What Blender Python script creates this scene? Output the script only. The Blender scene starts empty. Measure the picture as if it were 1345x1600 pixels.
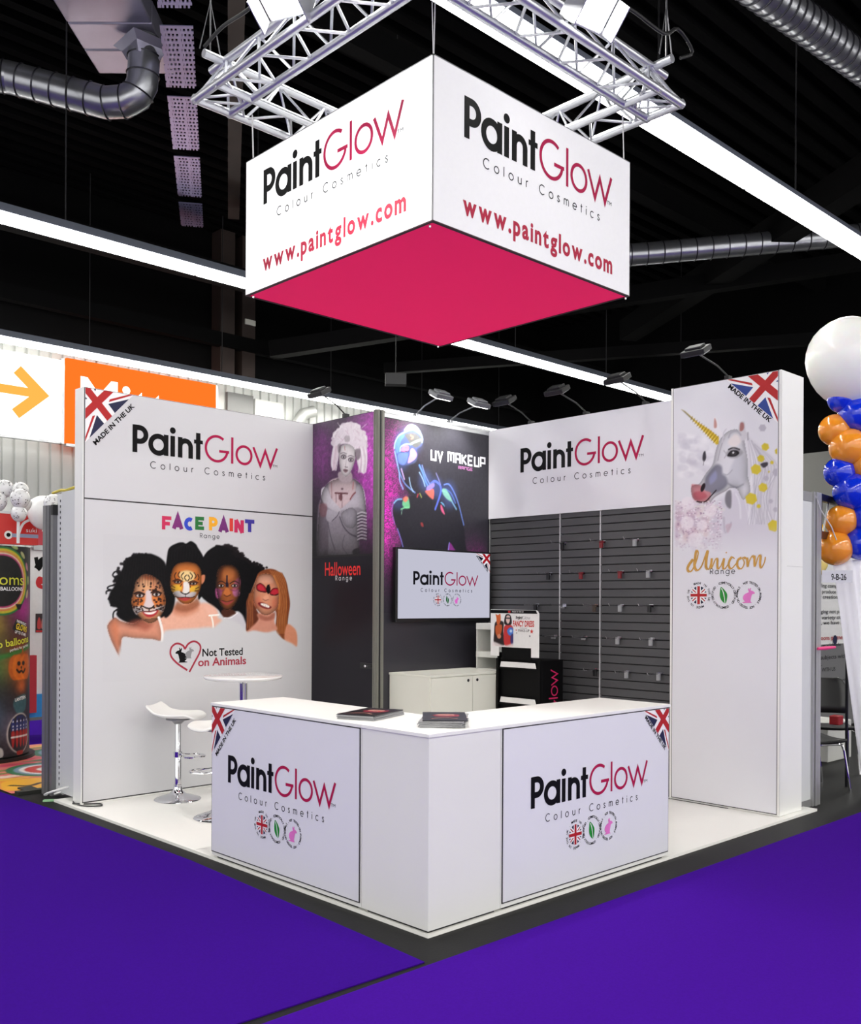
import bpy, math, random
import numpy as np
from mathutils import Vector, Matrix

sc = bpy.context.scene
COL = sc.collection
PI = math.pi
rnd = random.Random(7)

# ------------------------------------------------------------------ camera
cam_d = bpy.data.cameras.new('camera')
cam = bpy.data.objects.new('camera', cam_d)
COL.objects.link(cam)
TH, RO = 0.7667, 0.0051
fw = Vector((math.sin(TH), math.cos(TH), 0))
r0 = Vector((math.cos(TH), -math.sin(TH), 0))
up0 = Vector((0, 0, 1))
cr = r0 * math.cos(RO) + up0 * math.sin(RO)
cu = -r0 * math.sin(RO) + up0 * math.cos(RO)
cam.matrix_world = Matrix(((cr.x, cu.x, -fw.x, -3.39), (cr.y, cu.y, -fw.y, -3.5249), (cr.z, cu.z, -fw.z, 1.694), (0, 0, 0, 1)))
cam_d.sensor_fit = 'AUTO'
cam_d.sensor_width = 36
cam_d.lens = 1514.5878 * 36 / 1600
cam_d.shift_y = 142.0 / 1600
cam_d.clip_end = 200
sc.camera = cam

# ------------------------------------------------------------------ world, exposure, lamps of the hall
world = bpy.data.worlds.new('hall_air')
sc.world = world
world.use_nodes = True
world.node_tree.nodes['Background'].inputs[0].default_value = (1.0, 0.985, 0.96, 1)
world.node_tree.nodes['Background'].inputs[1].default_value = 1.02
sc.view_settings.view_transform = 'Standard'
sc.view_settings.look = 'None'
sc.view_settings.gamma = 1
sc.view_settings.use_curve_mapping = False
sc.view_settings.exposure = 0.44
sc.cycles.use_denoising = True
sc.cycles.max_bounces = 8
sc.cycles.sample_clamp_indirect = 6
STRIP_STRENGTH = 21.0        # radiance of the fluorescent rows
FLOOD_POWER = 150.0          # truss floodlights
ARM_POWER = 42.0             # lit arm spotlights over the dark wall


def lamp_spot(name, loc, target, power, size_deg, blend=0.6, radius=0.06, color=(1, .98, .95), parent=None):
    d = bpy.data.lights.new(name, 'SPOT')
    d.energy = power
    d.spot_size = math.radians(size_deg)
    d.spot_blend = blend
    d.shadow_soft_size = radius
    d.color = color
    o = bpy.data.objects.new(name, d)
    COL.objects.link(o)
    o.location = loc
    o.rotation_euler = (Vector(target) - Vector(loc)).to_track_quat('-Z', 'Y').to_euler()
    if parent:
        o.parent = parent
        o.location = Vector(loc) - ORG[parent]
    return o


# ------------------------------------------------------------------ colour and materials
def lin(c):
    c = np.asarray(c, float) / 255.0
    return np.where(c <= 0.04045, c / 12.92, ((c + 0.055) / 1.055) ** 2.4)


MATS = {}


def M(name, rgb, rough=.5, metal=0.0, noise=.05, scale=30, bump=0.0, bscale=200, spec=.5, coat=0.0, trans=0.0, alpha=1.0, sss=0.0, glow=0.0):
    if name in MATS:
        return MATS[name]
    m = bpy.data.materials.new(name)
    m.use_nodes = True
    nt = m.node_tree
    b = nt.nodes['Principled BSDF']
    L = lin(rgb)
    tc = nt.nodes.new('ShaderNodeTexCoord')
    nz = nt.nodes.new('ShaderNodeTexNoise')
    nz.inputs['Scale'].default_value = scale
    nz.inputs['Detail'].default_value = 3
    nt.links.new(tc.outputs['Object'], nz.inputs['Vector'])
    mx = nt.nodes.new('ShaderNodeMix')
    mx.data_type = 'RGBA'
    mx.inputs['A'].default_value = (*[float(v) * (1 - noise) for v in L], 1)
    mx.inputs['B'].default_value = (*[min(1, float(v) * (1 + noise)) for v in L], 1)
    nt.links.new(nz.outputs['Fac'], mx.inputs['Factor'])
    nt.links.new(mx.outputs['Result'], b.inputs['Base Color'])
    b.inputs['Roughness'].default_value = rough
    b.inputs['Metallic'].default_value = metal
    b.inputs['Specular IOR Level'].default_value = spec
    b.inputs['Coat Weight'].default_value = coat
    b.inputs['Transmission Weight'].default_value = trans
    b.inputs['Subsurface Weight'].default_value = sss
    if glow:
        nt.links.new(mx.outputs['Result'], b.inputs['Emission Color'])
        b.inputs['Emission Strength'].default_value = glow
    if bump:
        n2 = nt.nodes.new('ShaderNodeTexNoise')
        n2.inputs['Scale'].default_value = bscale
        nt.links.new(tc.outputs['Object'], n2.inputs['Vector'])
        bp = nt.nodes.new('ShaderNodeBump')
        bp.inputs['Strength'].default_value = bump
        bp.inputs['Distance'].default_value = .01
        nt.links.new(n2.outputs['Fac'], bp.inputs['Height'])
        nt.links.new(bp.outputs['Normal'], b.inputs['Normal'])
    MATS[name] = m
    return m


def emit(name, rgb, strength):
    if name in MATS:
        return MATS[name]
    m = bpy.data.materials.new(name)
    m.use_nodes = True
    nt = m.node_tree
    nt.nodes.remove(nt.nodes['Principled BSDF'])
    e = nt.nodes.new('ShaderNodeEmission')
    e.inputs[0].default_value = (*[float(v) for v in lin(rgb)], 1)
    e.inputs[1].default_value = strength
    nt.links.new(e.outputs[0], nt.nodes['Material Output'].inputs[0])
    MATS[name] = m
    return m


def vcol_mat(name, rough=.4, coat=0.0, emission=0.0, spec=.5):
    """a print: ink colours come from the sheet's own colour attribute"""
    m = bpy.data.materials.new(name)
    m.use_nodes = True
    nt = m.node_tree
    b = nt.nodes['Principled BSDF']
    a = nt.nodes.new('ShaderNodeVertexColor')
    a.layer_name = 'ink'
    nt.links.new(a.outputs['Color'], b.inputs['Base Color'])
    b.inputs['Roughness'].default_value = rough
    b.inputs['Coat Weight'].default_value = coat
    b.inputs['Specular IOR Level'].default_value = spec
    if emission:
        nt.links.new(a.outputs['Color'], b.inputs['Emission Color'])
        b.inputs['Emission Strength'].default_value = emission
    return m


# ------------------------------------------------------------------ mesh building
ORG = {}


class MB:
    def __init__(s):
        s.v = []
        s.f = []
        s.m = []

    def add(s, vs, fs, m=0):
        k = len(s.v)
        s.v += [tuple(p) for p in vs]
        s.f += [tuple(i + k for i in f) for f in fs]
        s.m += [m] * len(fs)
        return s

    def box(s, x0, y0, z0, x1, y1, z1, m=0):
        x0, x1 = min(x0, x1), max(x0, x1)
        y0, y1 = min(y0, y1), max(y0, y1)
        z0, z1 = min(z0, z1), max(z0, z1)
        vs = [(x0, y0, z0), (x1, y0, z0), (x1, y1, z0), (x0, y1, z0), (x0, y0, z1), (x1, y0, z1), (x1, y1, z1), (x0, y1, z1)]
        return s.add(vs, [(0, 3, 2, 1), (4, 5, 6, 7), (0, 1, 5, 4), (1, 2, 6, 5), (2, 3, 7, 6), (3, 0, 4, 7)], m)

    def obox(s, c, a, b, d, m=0):
        c, a, b, d = Vector(c), Vector(a), Vector(b), Vector(d)
        vs = [c - a - b - d, c + a - b - d, c + a + b - d, c - a + b - d, c - a - b + d, c + a - b + d, c + a + b + d, c - a + b + d]
        return s.add(vs, [(0, 3, 2, 1), (4, 5, 6, 7), (0, 1, 5, 4), (1, 2, 6, 5), (2, 3, 7, 6), (3, 0, 4, 7)], m)

    def bar(s, p, q, w, h, m=0, up=(0, 0, 1)):
        p, q = Vector(p), Vector(q)
        d = (q - p) / 2
        t = d.normalized()
        u = Vector(up)
        sd = t.cross(u)
        if sd.length < 1e-4:
            sd = t.cross(Vector((1, 0, 0)))
        sd.normalize()
        u = sd.cross(t).normalized()
        return s.obox((p + q) / 2, d, sd * w / 2, u * h / 2, m)

    def tube(s, pts, r, n=8, m=0, closed=False, caps=True):
        pts = [Vector(p) for p in pts]
        N = len(pts)
        rs = r if isinstance(r, (list, tuple)) else [r] * N
        T = []
        for i in range(N):
            a = pts[(i - 1) % N] if (closed or i > 0) else pts[i]
            b = pts[(i + 1) % N] if (closed or i < N - 1) else pts[i]
            t = (b - a)
            T.append(t.normalized() if t.length > 1e-9 else Vector((0, 0, 1)))
        u = T[0].orthogonal().normalized()
        vs = []
        for i in range(N):
            u = (u - T[i] * u.dot(T[i]))
            u = u.normalized() if u.length > 1e-6 else T[i].orthogonal().normalized()
            w = T[i].cross(u)
            for k in range(n):
                a = 2 * PI * k / n
                vs.append(pts[i] + (u * math.cos(a) + w * math.sin(a)) * rs[i])
        fs = []
        for i in range(N if closed else N - 1):
            j = (i + 1) % N
            for k in range(n):
                l = (k + 1) % n
                fs.append((i * n + k, i * n + l, j * n + l, j * n + k))
        if caps and not closed:
            fs.append(tuple(range(n - 1, -1, -1)))
            fs.append(tuple((N - 1) * n + k for k in range(n)))
        return s.add(vs, fs, m)

    def lathe(s, prof, c=(0, 0, 0), n=24, m=0, axis=(0, 0, 1)):
        c = Vector(c)
        ax = Vector(axis).normalized()
        u = ax.orthogonal().normalized()
        w = ax.cross(u)
        vs = []
        for r, z in prof:
            for k in range(n):
                a = 2 * PI * k / n
                vs.append(c + ax * z + (u * math.cos(a) + w * math.sin(a)) * max(r, 1e-5))
        fs = []
        for i in range(len(prof) - 1):
            for k in range(n):
                l = (k + 1) % n
                fs.append((i * n + k, i * n + l, (i + 1) * n + l, (i + 1) * n + k))
        fs.append(tuple(range(n - 1, -1, -1)))
        fs.append(tuple((len(prof) - 1) * n + k for k in range(n)))
        return s.add(vs, fs, m)

    def balloon(s, c, r, tail=(0, 0, -1), n=24, m=0, stretch=1.08):
        """round body that narrows to a knot on the side of the tail"""
        t = Vector(tail).normalized()
        prof = []
        for i in range(15):
            a = PI * i / 14
            z = math.cos(a)
            rr = math.sin(a)
            if z < 0:
                z *= stretch + .1
            prof.append((r * rr * (1 - .05 * max(0, -z)), -r * z))
        prof[-1] = (r * .05, r * (stretch + .12))
        prof.append((r * .09, r * (stretch + .2)))
        return s.lathe(prof, c, n, m, t)

    def prism(s, poly, fr, d0, d1, m=0):
        """2D outline in a frame (O,R,U,N), extruded from d0 to d1 along N"""
        O, R, U, N = [Vector(t) for t in fr]
        k = len(poly)
        vs = [O + R * a + U * b + N * d0 for a, b in poly] + [O + R * a + U * b + N * d1 for a, b in poly]
        fs = [tuple(range(k - 1, -1, -1)), tuple(range(k, 2 * k))]
        fs += [(i, (i + 1) % k, k + (i + 1) % k, k + i) for i in range(k)]
        return s.add(vs, fs, m)

    def build(s, name, mats, parent=None, bevel=0, smooth=False, angle=40):
        me = bpy.data.meshes.new(name)
        o = ORG.get(parent, Vector((0, 0, 0)))
        me.from_pydata([(p[0] - o.x, p[1] - o.y, p[2] - o.z) for p in s.v], [], s.f)
        if not isinstance(mats, (list, tuple)):
            mats = [mats]
        for m in mats:
            me.materials.append(m)
        if len(mats) > 1:
            me.polygons.foreach_set('material_index', s.m)
        if smooth:
            me.polygons.foreach_set('use_smooth', [True] * len(me.polygons))
            me.set_sharp_from_angle(angle=math.radians(angle))
        me.update()
        ob = bpy.data.objects.new(name, me)
        COL.objects.link(ob)
        if parent:
            ob.parent = parent
        ORG[ob] = o
        if bevel:
            b = ob.modifiers.new('edge', 'BEVEL')
            b.width = bevel
            b.segments = 2
            b.limit_method = 'ANGLE'
        return ob


def tag(o, label, cat, group=None, kind=None):
    if label:
        o['label'] = label
    if cat:
        o['category'] = cat
    if group:
        o['group'] = group
    if kind:
        o['kind'] = kind
    return o


def thing(name, label, cat, loc=(0, 0, 0), group=None):
    o = bpy.data.objects.new(name, None)
    o.empty_display_size = .1
    COL.objects.link(o)
    o.location = loc
    ORG[o] = Vector(loc)
    return tag(o, label, cat, group)


def struct(o):
    o['kind'] = 'structure'
    return o


def copy_tree(o, parent=None, loc=None, rotz=None, label=None):
    c = o.copy()
    COL.objects.link(c)
    if parent:
        c.parent = parent
    if loc is not None:
        c.location = loc
        ORG[c] = Vector(loc)
    if rotz is not None:
        c.rotation_euler = (0, 0, rotz)
    if label:
        c['label'] = label
    for ch in o.children:
        copy_tree(ch, c)
    return c


# ------------------------------------------------------------------ flat print: outlines, strokes and lettering on a panel
def arc(cx, cy, r, a0, a1, n=14, ry=None):
    ry = r if ry is None else ry
    return [(cx + r * math.cos(math.radians(a0 + (a1 - a0) * i / n)), cy + ry * math.sin(math.radians(a0 + (a1 - a0) * i / n))) for i in range(n + 1)]


def spline(pts, closed=False, n=6):
    out = []
    N = len(pts)
    for i in range(N if closed else N - 1):
        if closed:
            p = [pts[(i + k) % N] for k in (-1, 0, 1, 2)]
        else:
            p = [pts[max(0, i - 1)], pts[i], pts[i + 1], pts[min(N - 1, i + 2)]]
        for k in range(n):
            t = k / n
            out.append(tuple(.5 * (2 * p[1][d] + (p[2][d] - p[0][d]) * t + (2 * p[0][d] - 5 * p[1][d] + 4 * p[2][d] - p[3][d]) * t * t
                             + (3 * p[1][d] - p[0][d] - 3 * p[2][d] + p[3][d]) * t ** 3) for d in (0, 1)))
    if not closed:
        out.append(tuple(pts[-1]))
    return out


_TXT = {}


def text_tris(s, off=0.0):
    """triangles of a string in the built-in face; size 1, starts at x=0"""
    key = (s, off)
    if key in _TXT:
        return _TXT[key]
    cu_ = bpy.data.curves.new('lettering', 'FONT')
    cu_.body = s
    cu_.size = 1
    cu_.offset = off
    cu_.resolution_u = 4
    ob = bpy.data.objects.new('lettering', cu_)
    COL.objects.link(ob)
    dg = bpy.context.evaluated_depsgraph_get()
    ev = ob.evaluated_get(dg)
    me = ev.to_mesh()
    vs = [(v.co.x, v.co.y) for v in me.vertices]
    fs = [tuple(p.vertices) for p in me.polygons]
    ev.to_mesh_clear()
    bpy.data.objects.remove(ob)
    bpy.data.curves.remove(cu_)
    if vs:
        x0 = min(v[0] for v in vs)
        vs = [(x - x0, y) for x, y in vs]
    _TXT[key] = (vs, fs)
    return _TXT[key]


class Print:
    """print lying on a panel: O origin, R right, U up, N towards the viewer"""

    def __init__(s, O, R, U=(0, 0, 1), N=None, lift=.0015):
        s.O, s.R, s.U = Vector(O), Vector(R), Vector(U)
        s.N = Vector(N) if N else s.R.cross(s.U)
        s.lift = lift
        s.mb = MB()
        s.mats = []
        s.n = 0

    def mi(s, mat):
        if mat not in s.mats:
            s.mats.append(mat)
        return s.mats.index(mat)

    def put(s, vs, fs, mat, layer=0):
        s.n += 1
        h = s.lift + layer * .0005 + s.n * 1.5e-6
        s.mb.add([s.O + s.R * a + s.U * b + s.N * h for a, b in vs], fs, s.mi(mat))

    def poly(s, pts, mat, layer=0):
        s.put(pts, [tuple(range(len(pts)))], mat, layer)

    def line(s, pts, w, mat, layer=0, closed=False):
        pts = [q for k_, q in enumerate(pts) if k_ == 0 or math.hypot(q[0] - pts[k_ - 1][0], q[1] - pts[k_ - 1][1]) > 1e-5]
        n = len(pts)
        vs = []
        for i in range(n):
            a = Vector(pts[(i - 1) % n]) if (closed or i > 0) else None
            b = Vector(pts[i])
            c = Vector(pts[(i + 1) % n]) if (closed or i < n - 1) else None
            d1 = (b - a).normalized() if a is not None else (c - b).normalized()
            d2 = (c - b).normalized() if c is not None else d1
            n1 = Vector((-d1.y, d1.x))
            n2 = Vector((-d2.y, d2.x))
            m = n1 + n2
            if m.length < .2:
                m = n1.copy()
            m.normalize()
            k = (w / 2) / max(.35, m.dot(n1))
            vs += [tuple(b + m * k), tuple(b - m * k)]
        fs = [(2 * i, 2 * i + 1, 2 * ((i + 1) % n) + 1, 2 * ((i + 1) % n)) for i in range(n if closed else n - 1)]
        s.put(vs, fs, mat, layer)

    def disc(s, x, y, r, mat, layer=0, n=24):
        s.poly([(x + r * math.cos(2 * PI * i / n), y + r * math.sin(2 * PI * i / n)) for i in range(n)], mat, layer)

    def text(s, st, x, y, w=None, h=None, size=None, mat=None, off=0.0, layer=0, align='l', ang=0.0, track=0.0, shear=0.0):
        """w: total width, h: height of the capitals"""
        if track:
            allv, allf, cx = [], [], 0
            for ch in st:
                if ch == ' ':
                    cx += .35 + track
                    continue
                v, f = text_tris(ch, off)
                k = len(allv)
                allv += [(a + cx, b) for a, b in v]
                allf += [tuple(i + k for i in q) for q in f]
                cx += max(a for a, b in v) + .08 + track
            v, f = allv, allf
        else:
            v, f = text_tris(st, off)
        if not v:
            return
        W = max(a for a, b in v)
        ch_ = max(b for a, b in text_tris('H', off)[0])
        sx = sy = size or 1
        if h:
            sx = sy = h / ch_
        if w:
            sx = w / W
            if not h:
                sy = sx
        o = {'l': 0, 'c': -W * sx / 2, 'r': -W * sx}[align]
        ca, sa = math.cos(ang), math.sin(ang)
        out = []
        for a, b in v:
            p, q = a * sx + o + shear * b * sy, b * sy
            out.append((x + p * ca - q * sa, y + p * sa + q * ca))
        s.put(out, f, mat, layer)

    def build(s, name, parent, label=None):
        o = s.mb.build(name, s.mats, parent)
        if label:
            o['label'] = label
        return o


def geo_light(ch):
    """thin geometric lettering: list of strokes and the advance width (capital height 1)"""
    x = .68
    r = x / 2
    if ch in 'oO':
        return [('c', arc(r + .02, r, r, 0, 348, 24))], 2 * r + .04
    if ch == 'C':
        return [('l', arc(.5, .5, .5, 48, 312, 20))], .9
    if ch == 'c':
        return [('l', arc(r, r, r, 48, 312, 16))], .6
    if ch == 'l':
        return [('l', [(.05, 0), (.05, 1)])], .1
    if ch == 'i':
        return [('l', [(.05, 0), (.05, x)]), ('l', [(.05, .85), (.05, .97)])], .1
    if ch == 'u':
        return [('l', [(.05, x), (.05, .27)] + arc(.3, .27, .25, 180, 360, 12)), ('l', [(.55, x), (.55, 0)])], .6
    if ch == 'n':
        return [('l', [(.05, 0), (.05, x)]), ('l', [(.55, 0), (.55, x - .27)] + arc(.3, x - .27, .25, 0, 180, 12))], .6
    if ch == 'm':
        return [('l', [(.05, 0), (.05, x)]), ('l', [(.45, 0), (.45, x - .2)] + arc(.25, x - .2, .2, 0, 180, 10)),
                ('l', [(.85, 0), (.85, x - .2)] + arc(.65, x - .2, .2, 0, 180, 10))], .9
    if ch == 'r':
        return [('l', [(.05, 0), (.05, x)]), ('l', arc(.3, x - .26, .25, 85, 180, 8))], .33
    if ch == 's':
        return [('l', spline([(.4, .56), (.22, .67), (.06, .53), (.22, .36), (.4, .18), (.22, .01), (.02, .14)], n=5))], .44
    if ch == 'e':
        return [('l', [(.04, r), (2 * r - .02, r)] + arc(r, r, r, 8, 318, 18))], .68
    if ch == 't':
        return [('l', [(.16, 0), (.16, .95)]), ('l', [(0, x), (.32, x)])], .32
    if ch == 'a':
        return [('c', arc(r, r, r, 0, 348, 22)), ('l', [(2 * r, x), (2 * r, 0)])], .72
    if ch == 'g':
        return [('c', arc(r, r, r, 0, 348, 22)), ('l', [(2 * r, x), (2 * r, -.05)] + arc(r, -.03, r, 0, -150, 10))], .72
    if ch == 'R':
        return [('l', [(.05, 0), (.05, 1), (.32, 1)] + arc(.32, .74, .26, 90, -90, 10) + [(.05, .48)]), ('l', [(.28, .48), (.58, 0)])], .6
    return [], .5


def geo_text(pr, st, x, y, w, h, wt, mat, layer=0):
    """tracked thin lettering filling width w; capital height h"""
    adv = [(geo_light(c) if c != ' ' else ([], .45)) for c in st]
    tot = sum(a[1] for a in adv) * h
    gap = (w - tot) / max(1, len(st) - 1)
    cx = x
    for strokes, a in adv:
        for kind, pts in strokes:
            pr.line([(cx + p * h, y + q * h) for p, q in pts], wt * h, mat, layer, closed=(kind == 'c'))
        cx += a * h + gap


def logo(pr, x, y, h, sx=1.0, black=None, pink=None, thin=None, sub=True, only=None):
    """the two-word logo; x,y foot of the first stem, h height of the capital P"""
    def tr(pts):
        return [(x + a * h * sx, y + b * h) for a, b in pts]

    def ln(pts, w, mat, closed=False):
        pr.line(tr(pts), w * h * (1 + sx) / 2, mat, 0, closed)
    if only != 'glow':
        B = .195
        ln([(.14, 0), (.14, 1.03)], B, black)
        ln([(.10, .935), (.33, .935)] + arc(.33, .68, .255, 80, -80, 14) + [(.33, .425), (.10, .425)], B, black)
        ln(arc(1.10, .385, .32, 0, 348, 26), B, black, True)
        ln([(1.42, 0), (1.42, .80)], B, black)
        ln([(1.70, 0), (1.70, .79)], B, black)
        pr.poly(tr(arc(1.70, 1.0, .125, 0, 345, 20)), black)
        ln([(2.02, 0), (2.02, .79)], B, black)
        ln([(2.475, 0), (2.475, .44)] + arc(2.248, .44, .227, 0, 180, 14), B, black)
        ln([(2.805, 0), (2.805, 1.04)], B, black)
        ln([(2.62, .69), (3.01, .69)], .15, black)
    if only != 'paint':
        P = .105
        ln(arc(3.64, .52, .495, 52, 350, 34) + [(4.17, .435)], P, pink)
        ln([(3.75, .435), (4.21, .435)], P, pink)
        ln([(4.355, 0), (4.355, 1.06)], P, pink)
        ln(arc(4.915, .40, .355, 0, 350, 30), P, pink, True)
        ln([(5.36, .78), (5.70, .06), (5.945, .68), (6.205, .06), (6.53, .86)], P, pink)
    if sub:
        pr.text('TM', x + 6.31 * h * sx, y + .06 * h, h=.10 * h, w=.24 * h * sx, mat=thin)
        geo_text(pr, 'Colour Cosmetics', x + .78 * h * sx, y - .53 * h, 5.16 * h * sx, .25 * h, .115, thin)


def flag_corner(pr, x, y, s, right, red, blue, white, ink, s2=None):
    """corner of a union flag set at 45 degrees with the line MADE IN THE UK; right: panel's right corner"""
    s2 = s2 or s
    sg = -1 if right else 1

    def T(pts):
        q = [(x + sg * a * s, y - b * s2) for a, b in pts]
        return q if right else q[::-1]
    pr.poly(T([(0, 0), (0, 1), (1, 0)]), white, 0)
    for sw in (0, 1):
        f = (lambda p: [(b, a) for a, b in p][::-1]) if sw else (lambda p: p)
        pr.poly(T(f([(.91, .085), (.47, .235), (.61, .385)])), blue, 1)
        pr.poly(T(f([(.985, .0), (.90, .0), (.50, .145), (.48, .20)])), red, 1)
        pr.poly(T(f([(.17, 0), (.215, 0), (.20, .04)])), blue, 1)
    pr.poly(T([(0, 0), (0, .10), (.45, .55), (.55, .45), (.10, 0)]), red, 2)
    pr.poly(T([(.38, 0), (.575, 0), (0, .575), (0, .38)]), red, 3)
    # lettering along the long side
    mx, my = x + sg * .565 * s, y - .565 * s2
    ang = math.atan2(s2, s)
    if right:
        pr.text('MADE IN THE UK', mx, my, w=.82 * math.hypot(s, s2), h=.088 * s2, mat=ink, ang=-ang, align='c', layer=1, off=.03)
    else:
        dx, dy = math.sin(ang), -math.cos(ang)
        k = .088 * s2
        pr.text('MADE IN THE UK', mx + dx * k * .9, my + dy * k * .9, w=.82 * math.hypot(s, s2), h=k, mat=ink, ang=ang, align='c', layer=1, off=.03)


RABBIT = [(.30, 0), (.95, 0), (.97, .05), (.80, .10), (.93, .22), (.96, .42), (.84, .60), (.66, .70), (.52, .76), (.56, .92), (.52, 1.05), (.44, .93), (.40, 1.06), (.34, 1.02), (.36, .88),
          (.20, .84), (.06, .72), (.10, .64), (.24, .62), (.30, .50), (.34, .34), (.38, .18), (.36, .06)]


def rabbit(pr, x, y, w, mat, flip=False, layer=0):
    pts = [((x + (1 - a if flip else a) * w), y + b * w) for a, b in spline(RABBIT, True, 3)]
    pr.poly(pts[::-1] if flip else pts, mat, layer)


def badges(pr, xs, y, r, P, sx=1.0):
    """three round seals"""
    lines = ['MADE IN THE UK . MADE IN THE UK . ', 'COSMETICALLY CERTIFIED . ', 'NOT TESTED ON ANIMALS . ']
    for k, x in enumerate(xs):
        tx = lines[k] * (1 if k == 0 else 2)
        n = len(tx)
        for i, ch in enumerate(tx):
            if ch == ' ':
                continue
            a = PI / 2 - 2 * PI * i / n + .4
            pr.text(ch, x + math.cos(a) * r * .86 * sx, y + math.sin(a) * r * .86, h=r * .17, mat=P['ink'], ang=a - PI / 2, align='c', off=.02)
        if k == 0:
            q = r * .70
            pr.disc(x, y, q, P['blue'], 0)
            for a in (40, 140):
                c, s_ = math.cos(math.radians(a)), math.sin(math.radians(a))
                pr.line([(x - c * q, y - s_ * q), (x + c * q, y + s_ * q)], q * .42, P['white'], 1)
                pr.line([(x - c * q, y - s_ * q), (x + c * q, y + s_ * q)], q * .12, P['red'], 2)
            for d in ((1, 0), (0, 1)):
                pr.line([(x - d[0] * q, y - d[1] * q), (x + d[0] * q, y + d[1] * q)], q * .56, P['white'], 3)
            for d in ((1, 0), (0, 1)):
                pr.line([(x - d[0] * q, y - d[1] * q), (x + d[0] * q, y + d[1] * q)], q * .32, P['red'], 4)
        elif k == 1:
            q = r * .62
            pr.poly([(x + a * q, y + b * q) for a, b in spline([(-.35, 1.0), (.15, .6), (.48, .1), (.45, -.5), (.25, -1.0), (-.2, -.75), (-.5, -.2), (-.5, .5)], True, 4)], P['leaf'], 0)
            pr.line([(x + a * q, y + b * q) for a, b in spline([(-.3, .85), (.0, .2), (.2, -.95)])], q * .09, P['white'], 1)
        else:
            rabbit(pr, x - r * .5, y - r * .58, r * 1.05, P['rabbit'], flip=True)
# ------------------------------------------------------------------ materials used all over
WHITE = M('white_laminate', (238, 238, 234), .38, noise=.012, scale=4)
PANEL = M('white_print_sheet', (226, 226, 232), .42, noise=.012, scale=3)
FLOORW = M('white_platform', (244, 243, 238), .35, noise=.015, scale=3)
BLACK = M('black_seam', (14, 14, 16), .6)
GASKET = M('dark_gasket', (38, 36, 38), .6)
ALU = M('brushed_aluminium', (190, 192, 194), .35, .85, noise=.06, scale=60)
ALUD = M('aluminium_profile', (150, 152, 154), .42, .6, noise=.06, scale=40)
CHROME = M('chrome', (225, 226, 230), .07, 1.0, noise=.01)
STEELW = M('truss_aluminium', (214, 216, 222), .3, .75, noise=.05, scale=50)
INKB = M('ink_black', (5, 5, 6), .5, noise=.02, spec=.15)
INKP = M('ink_pink', (170, 14, 70), .5, noise=.03, spec=.2)
INKT = M('ink_dark_grey', (38, 38, 42), .5, noise=.02, spec=.2)
INKR = M('ink_flag_red', (176, 14, 20), .5, noise=.03)
INKN = M('ink_flag_blue', (12, 20, 62), .5, noise=.03)
INKW = M('ink_white', (240, 240, 240), .45, noise=.01)
INKG = M('ink_leaf_green', (18, 140, 40), .45, noise=.08)
INKM = M('ink_rabbit_pink', (226, 120, 196), .45, noise=.05)
PB = dict(ink=INKB, blue=INKN, white=INKW, red=INKR, leaf=INKG, rabbit=INKM)
DARKHALL = M('dark_steel', (26, 26, 28), .55, .2, noise=.2, scale=3)

# ------------------------------------------------------------------ the hall
mfl = M('dark_hall_floor', (15, 15, 16), .55, noise=.12, scale=6, bump=.05, bscale=60, spec=.18)
struct(MB().box(-16, -14, -.1, 30, 20, 0).build('floor', mfl))
# roof deck with ribs
mb = MB().box(-16, -14, 10.3, 30, 20, 10.4)
for i in range(85):
    y = -14 + i * .4
    mb.box(-16, y, 10.12, 30, y + .17, 10.3)
struct(mb.build('ceiling', M('dark_roof_deck', (5, 5, 6), .9, .0, noise=.15, scale=2, spec=.1)))
# cladding wall behind the hall
mb = MB()
xs = []
x = -16
while x < 30:
    for a, d in ((0, 0), (.035, 0), (.05, .05), (.225, .05)):
        xs.append((x + a, d))
    x += .24
vs, fs = [], []
for x, d in xs:
    vs += [(x, 16 - d, 0), (x, 16 - d, 6.75)]
for i in range(len(xs) - 1):
    fs.append((2 * i, 2 * i + 2, 2 * i + 3, 2 * i + 1))
mb.add(vs, fs)
mb.box(-16, 16.02, 0, 30, 16.15, 6.75)
struct(mb.build('wall_back', M('light_grey_cladding', (206, 208, 204), .5, noise=.05, scale=2, spec=.1)))
struct(MB().box(-16, 15.9, 6.75, 30, 16.2, 10.4).build('wall_back_upper', M('dark_upper_wall', (5, 5, 6), .9, spec=.1)))
struct(MB().box(20, -14, 0, 20.2, 20, 5.45).build('wall_right', M('grey_side_wall', (120, 120, 116), .6, noise=.06, scale=1)))
struct(MB().box(20, -14, 5.45, 20.2, 20, 10.4).build('wall_right_upper', M('dark_upper_wall', (5, 5, 6), .9, spec=.1)))
# wall details: pale doors under the light row
d = thing('wall_hatch', 'grey and white hatch high on the ribbed wall behind the stand', 'hatch', (9.9, 15.9, 5.9))
MB().box(8.75, 15.86, 5.2, 9.45, 15.95, 6.55).build('grey_leaf', M('hatch_grey', (120, 120, 118), .5), d)
MB().box(9.5, 15.86, 5.2, 10.3, 15.95, 6.5).build('white_leaf', M('hatch_white', (225, 226, 220), .5), d)
MB().tube([(10.6, 15.75, 4.8), (10.6, 15.75, 6.0), (10.8, 15.72, 6.3), (11.1, 15.7, 6.4)], .14, 12).build('vent_pipe', M('pipe_grey', (180, 182, 178), .4, .3), d, smooth=True)

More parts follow.
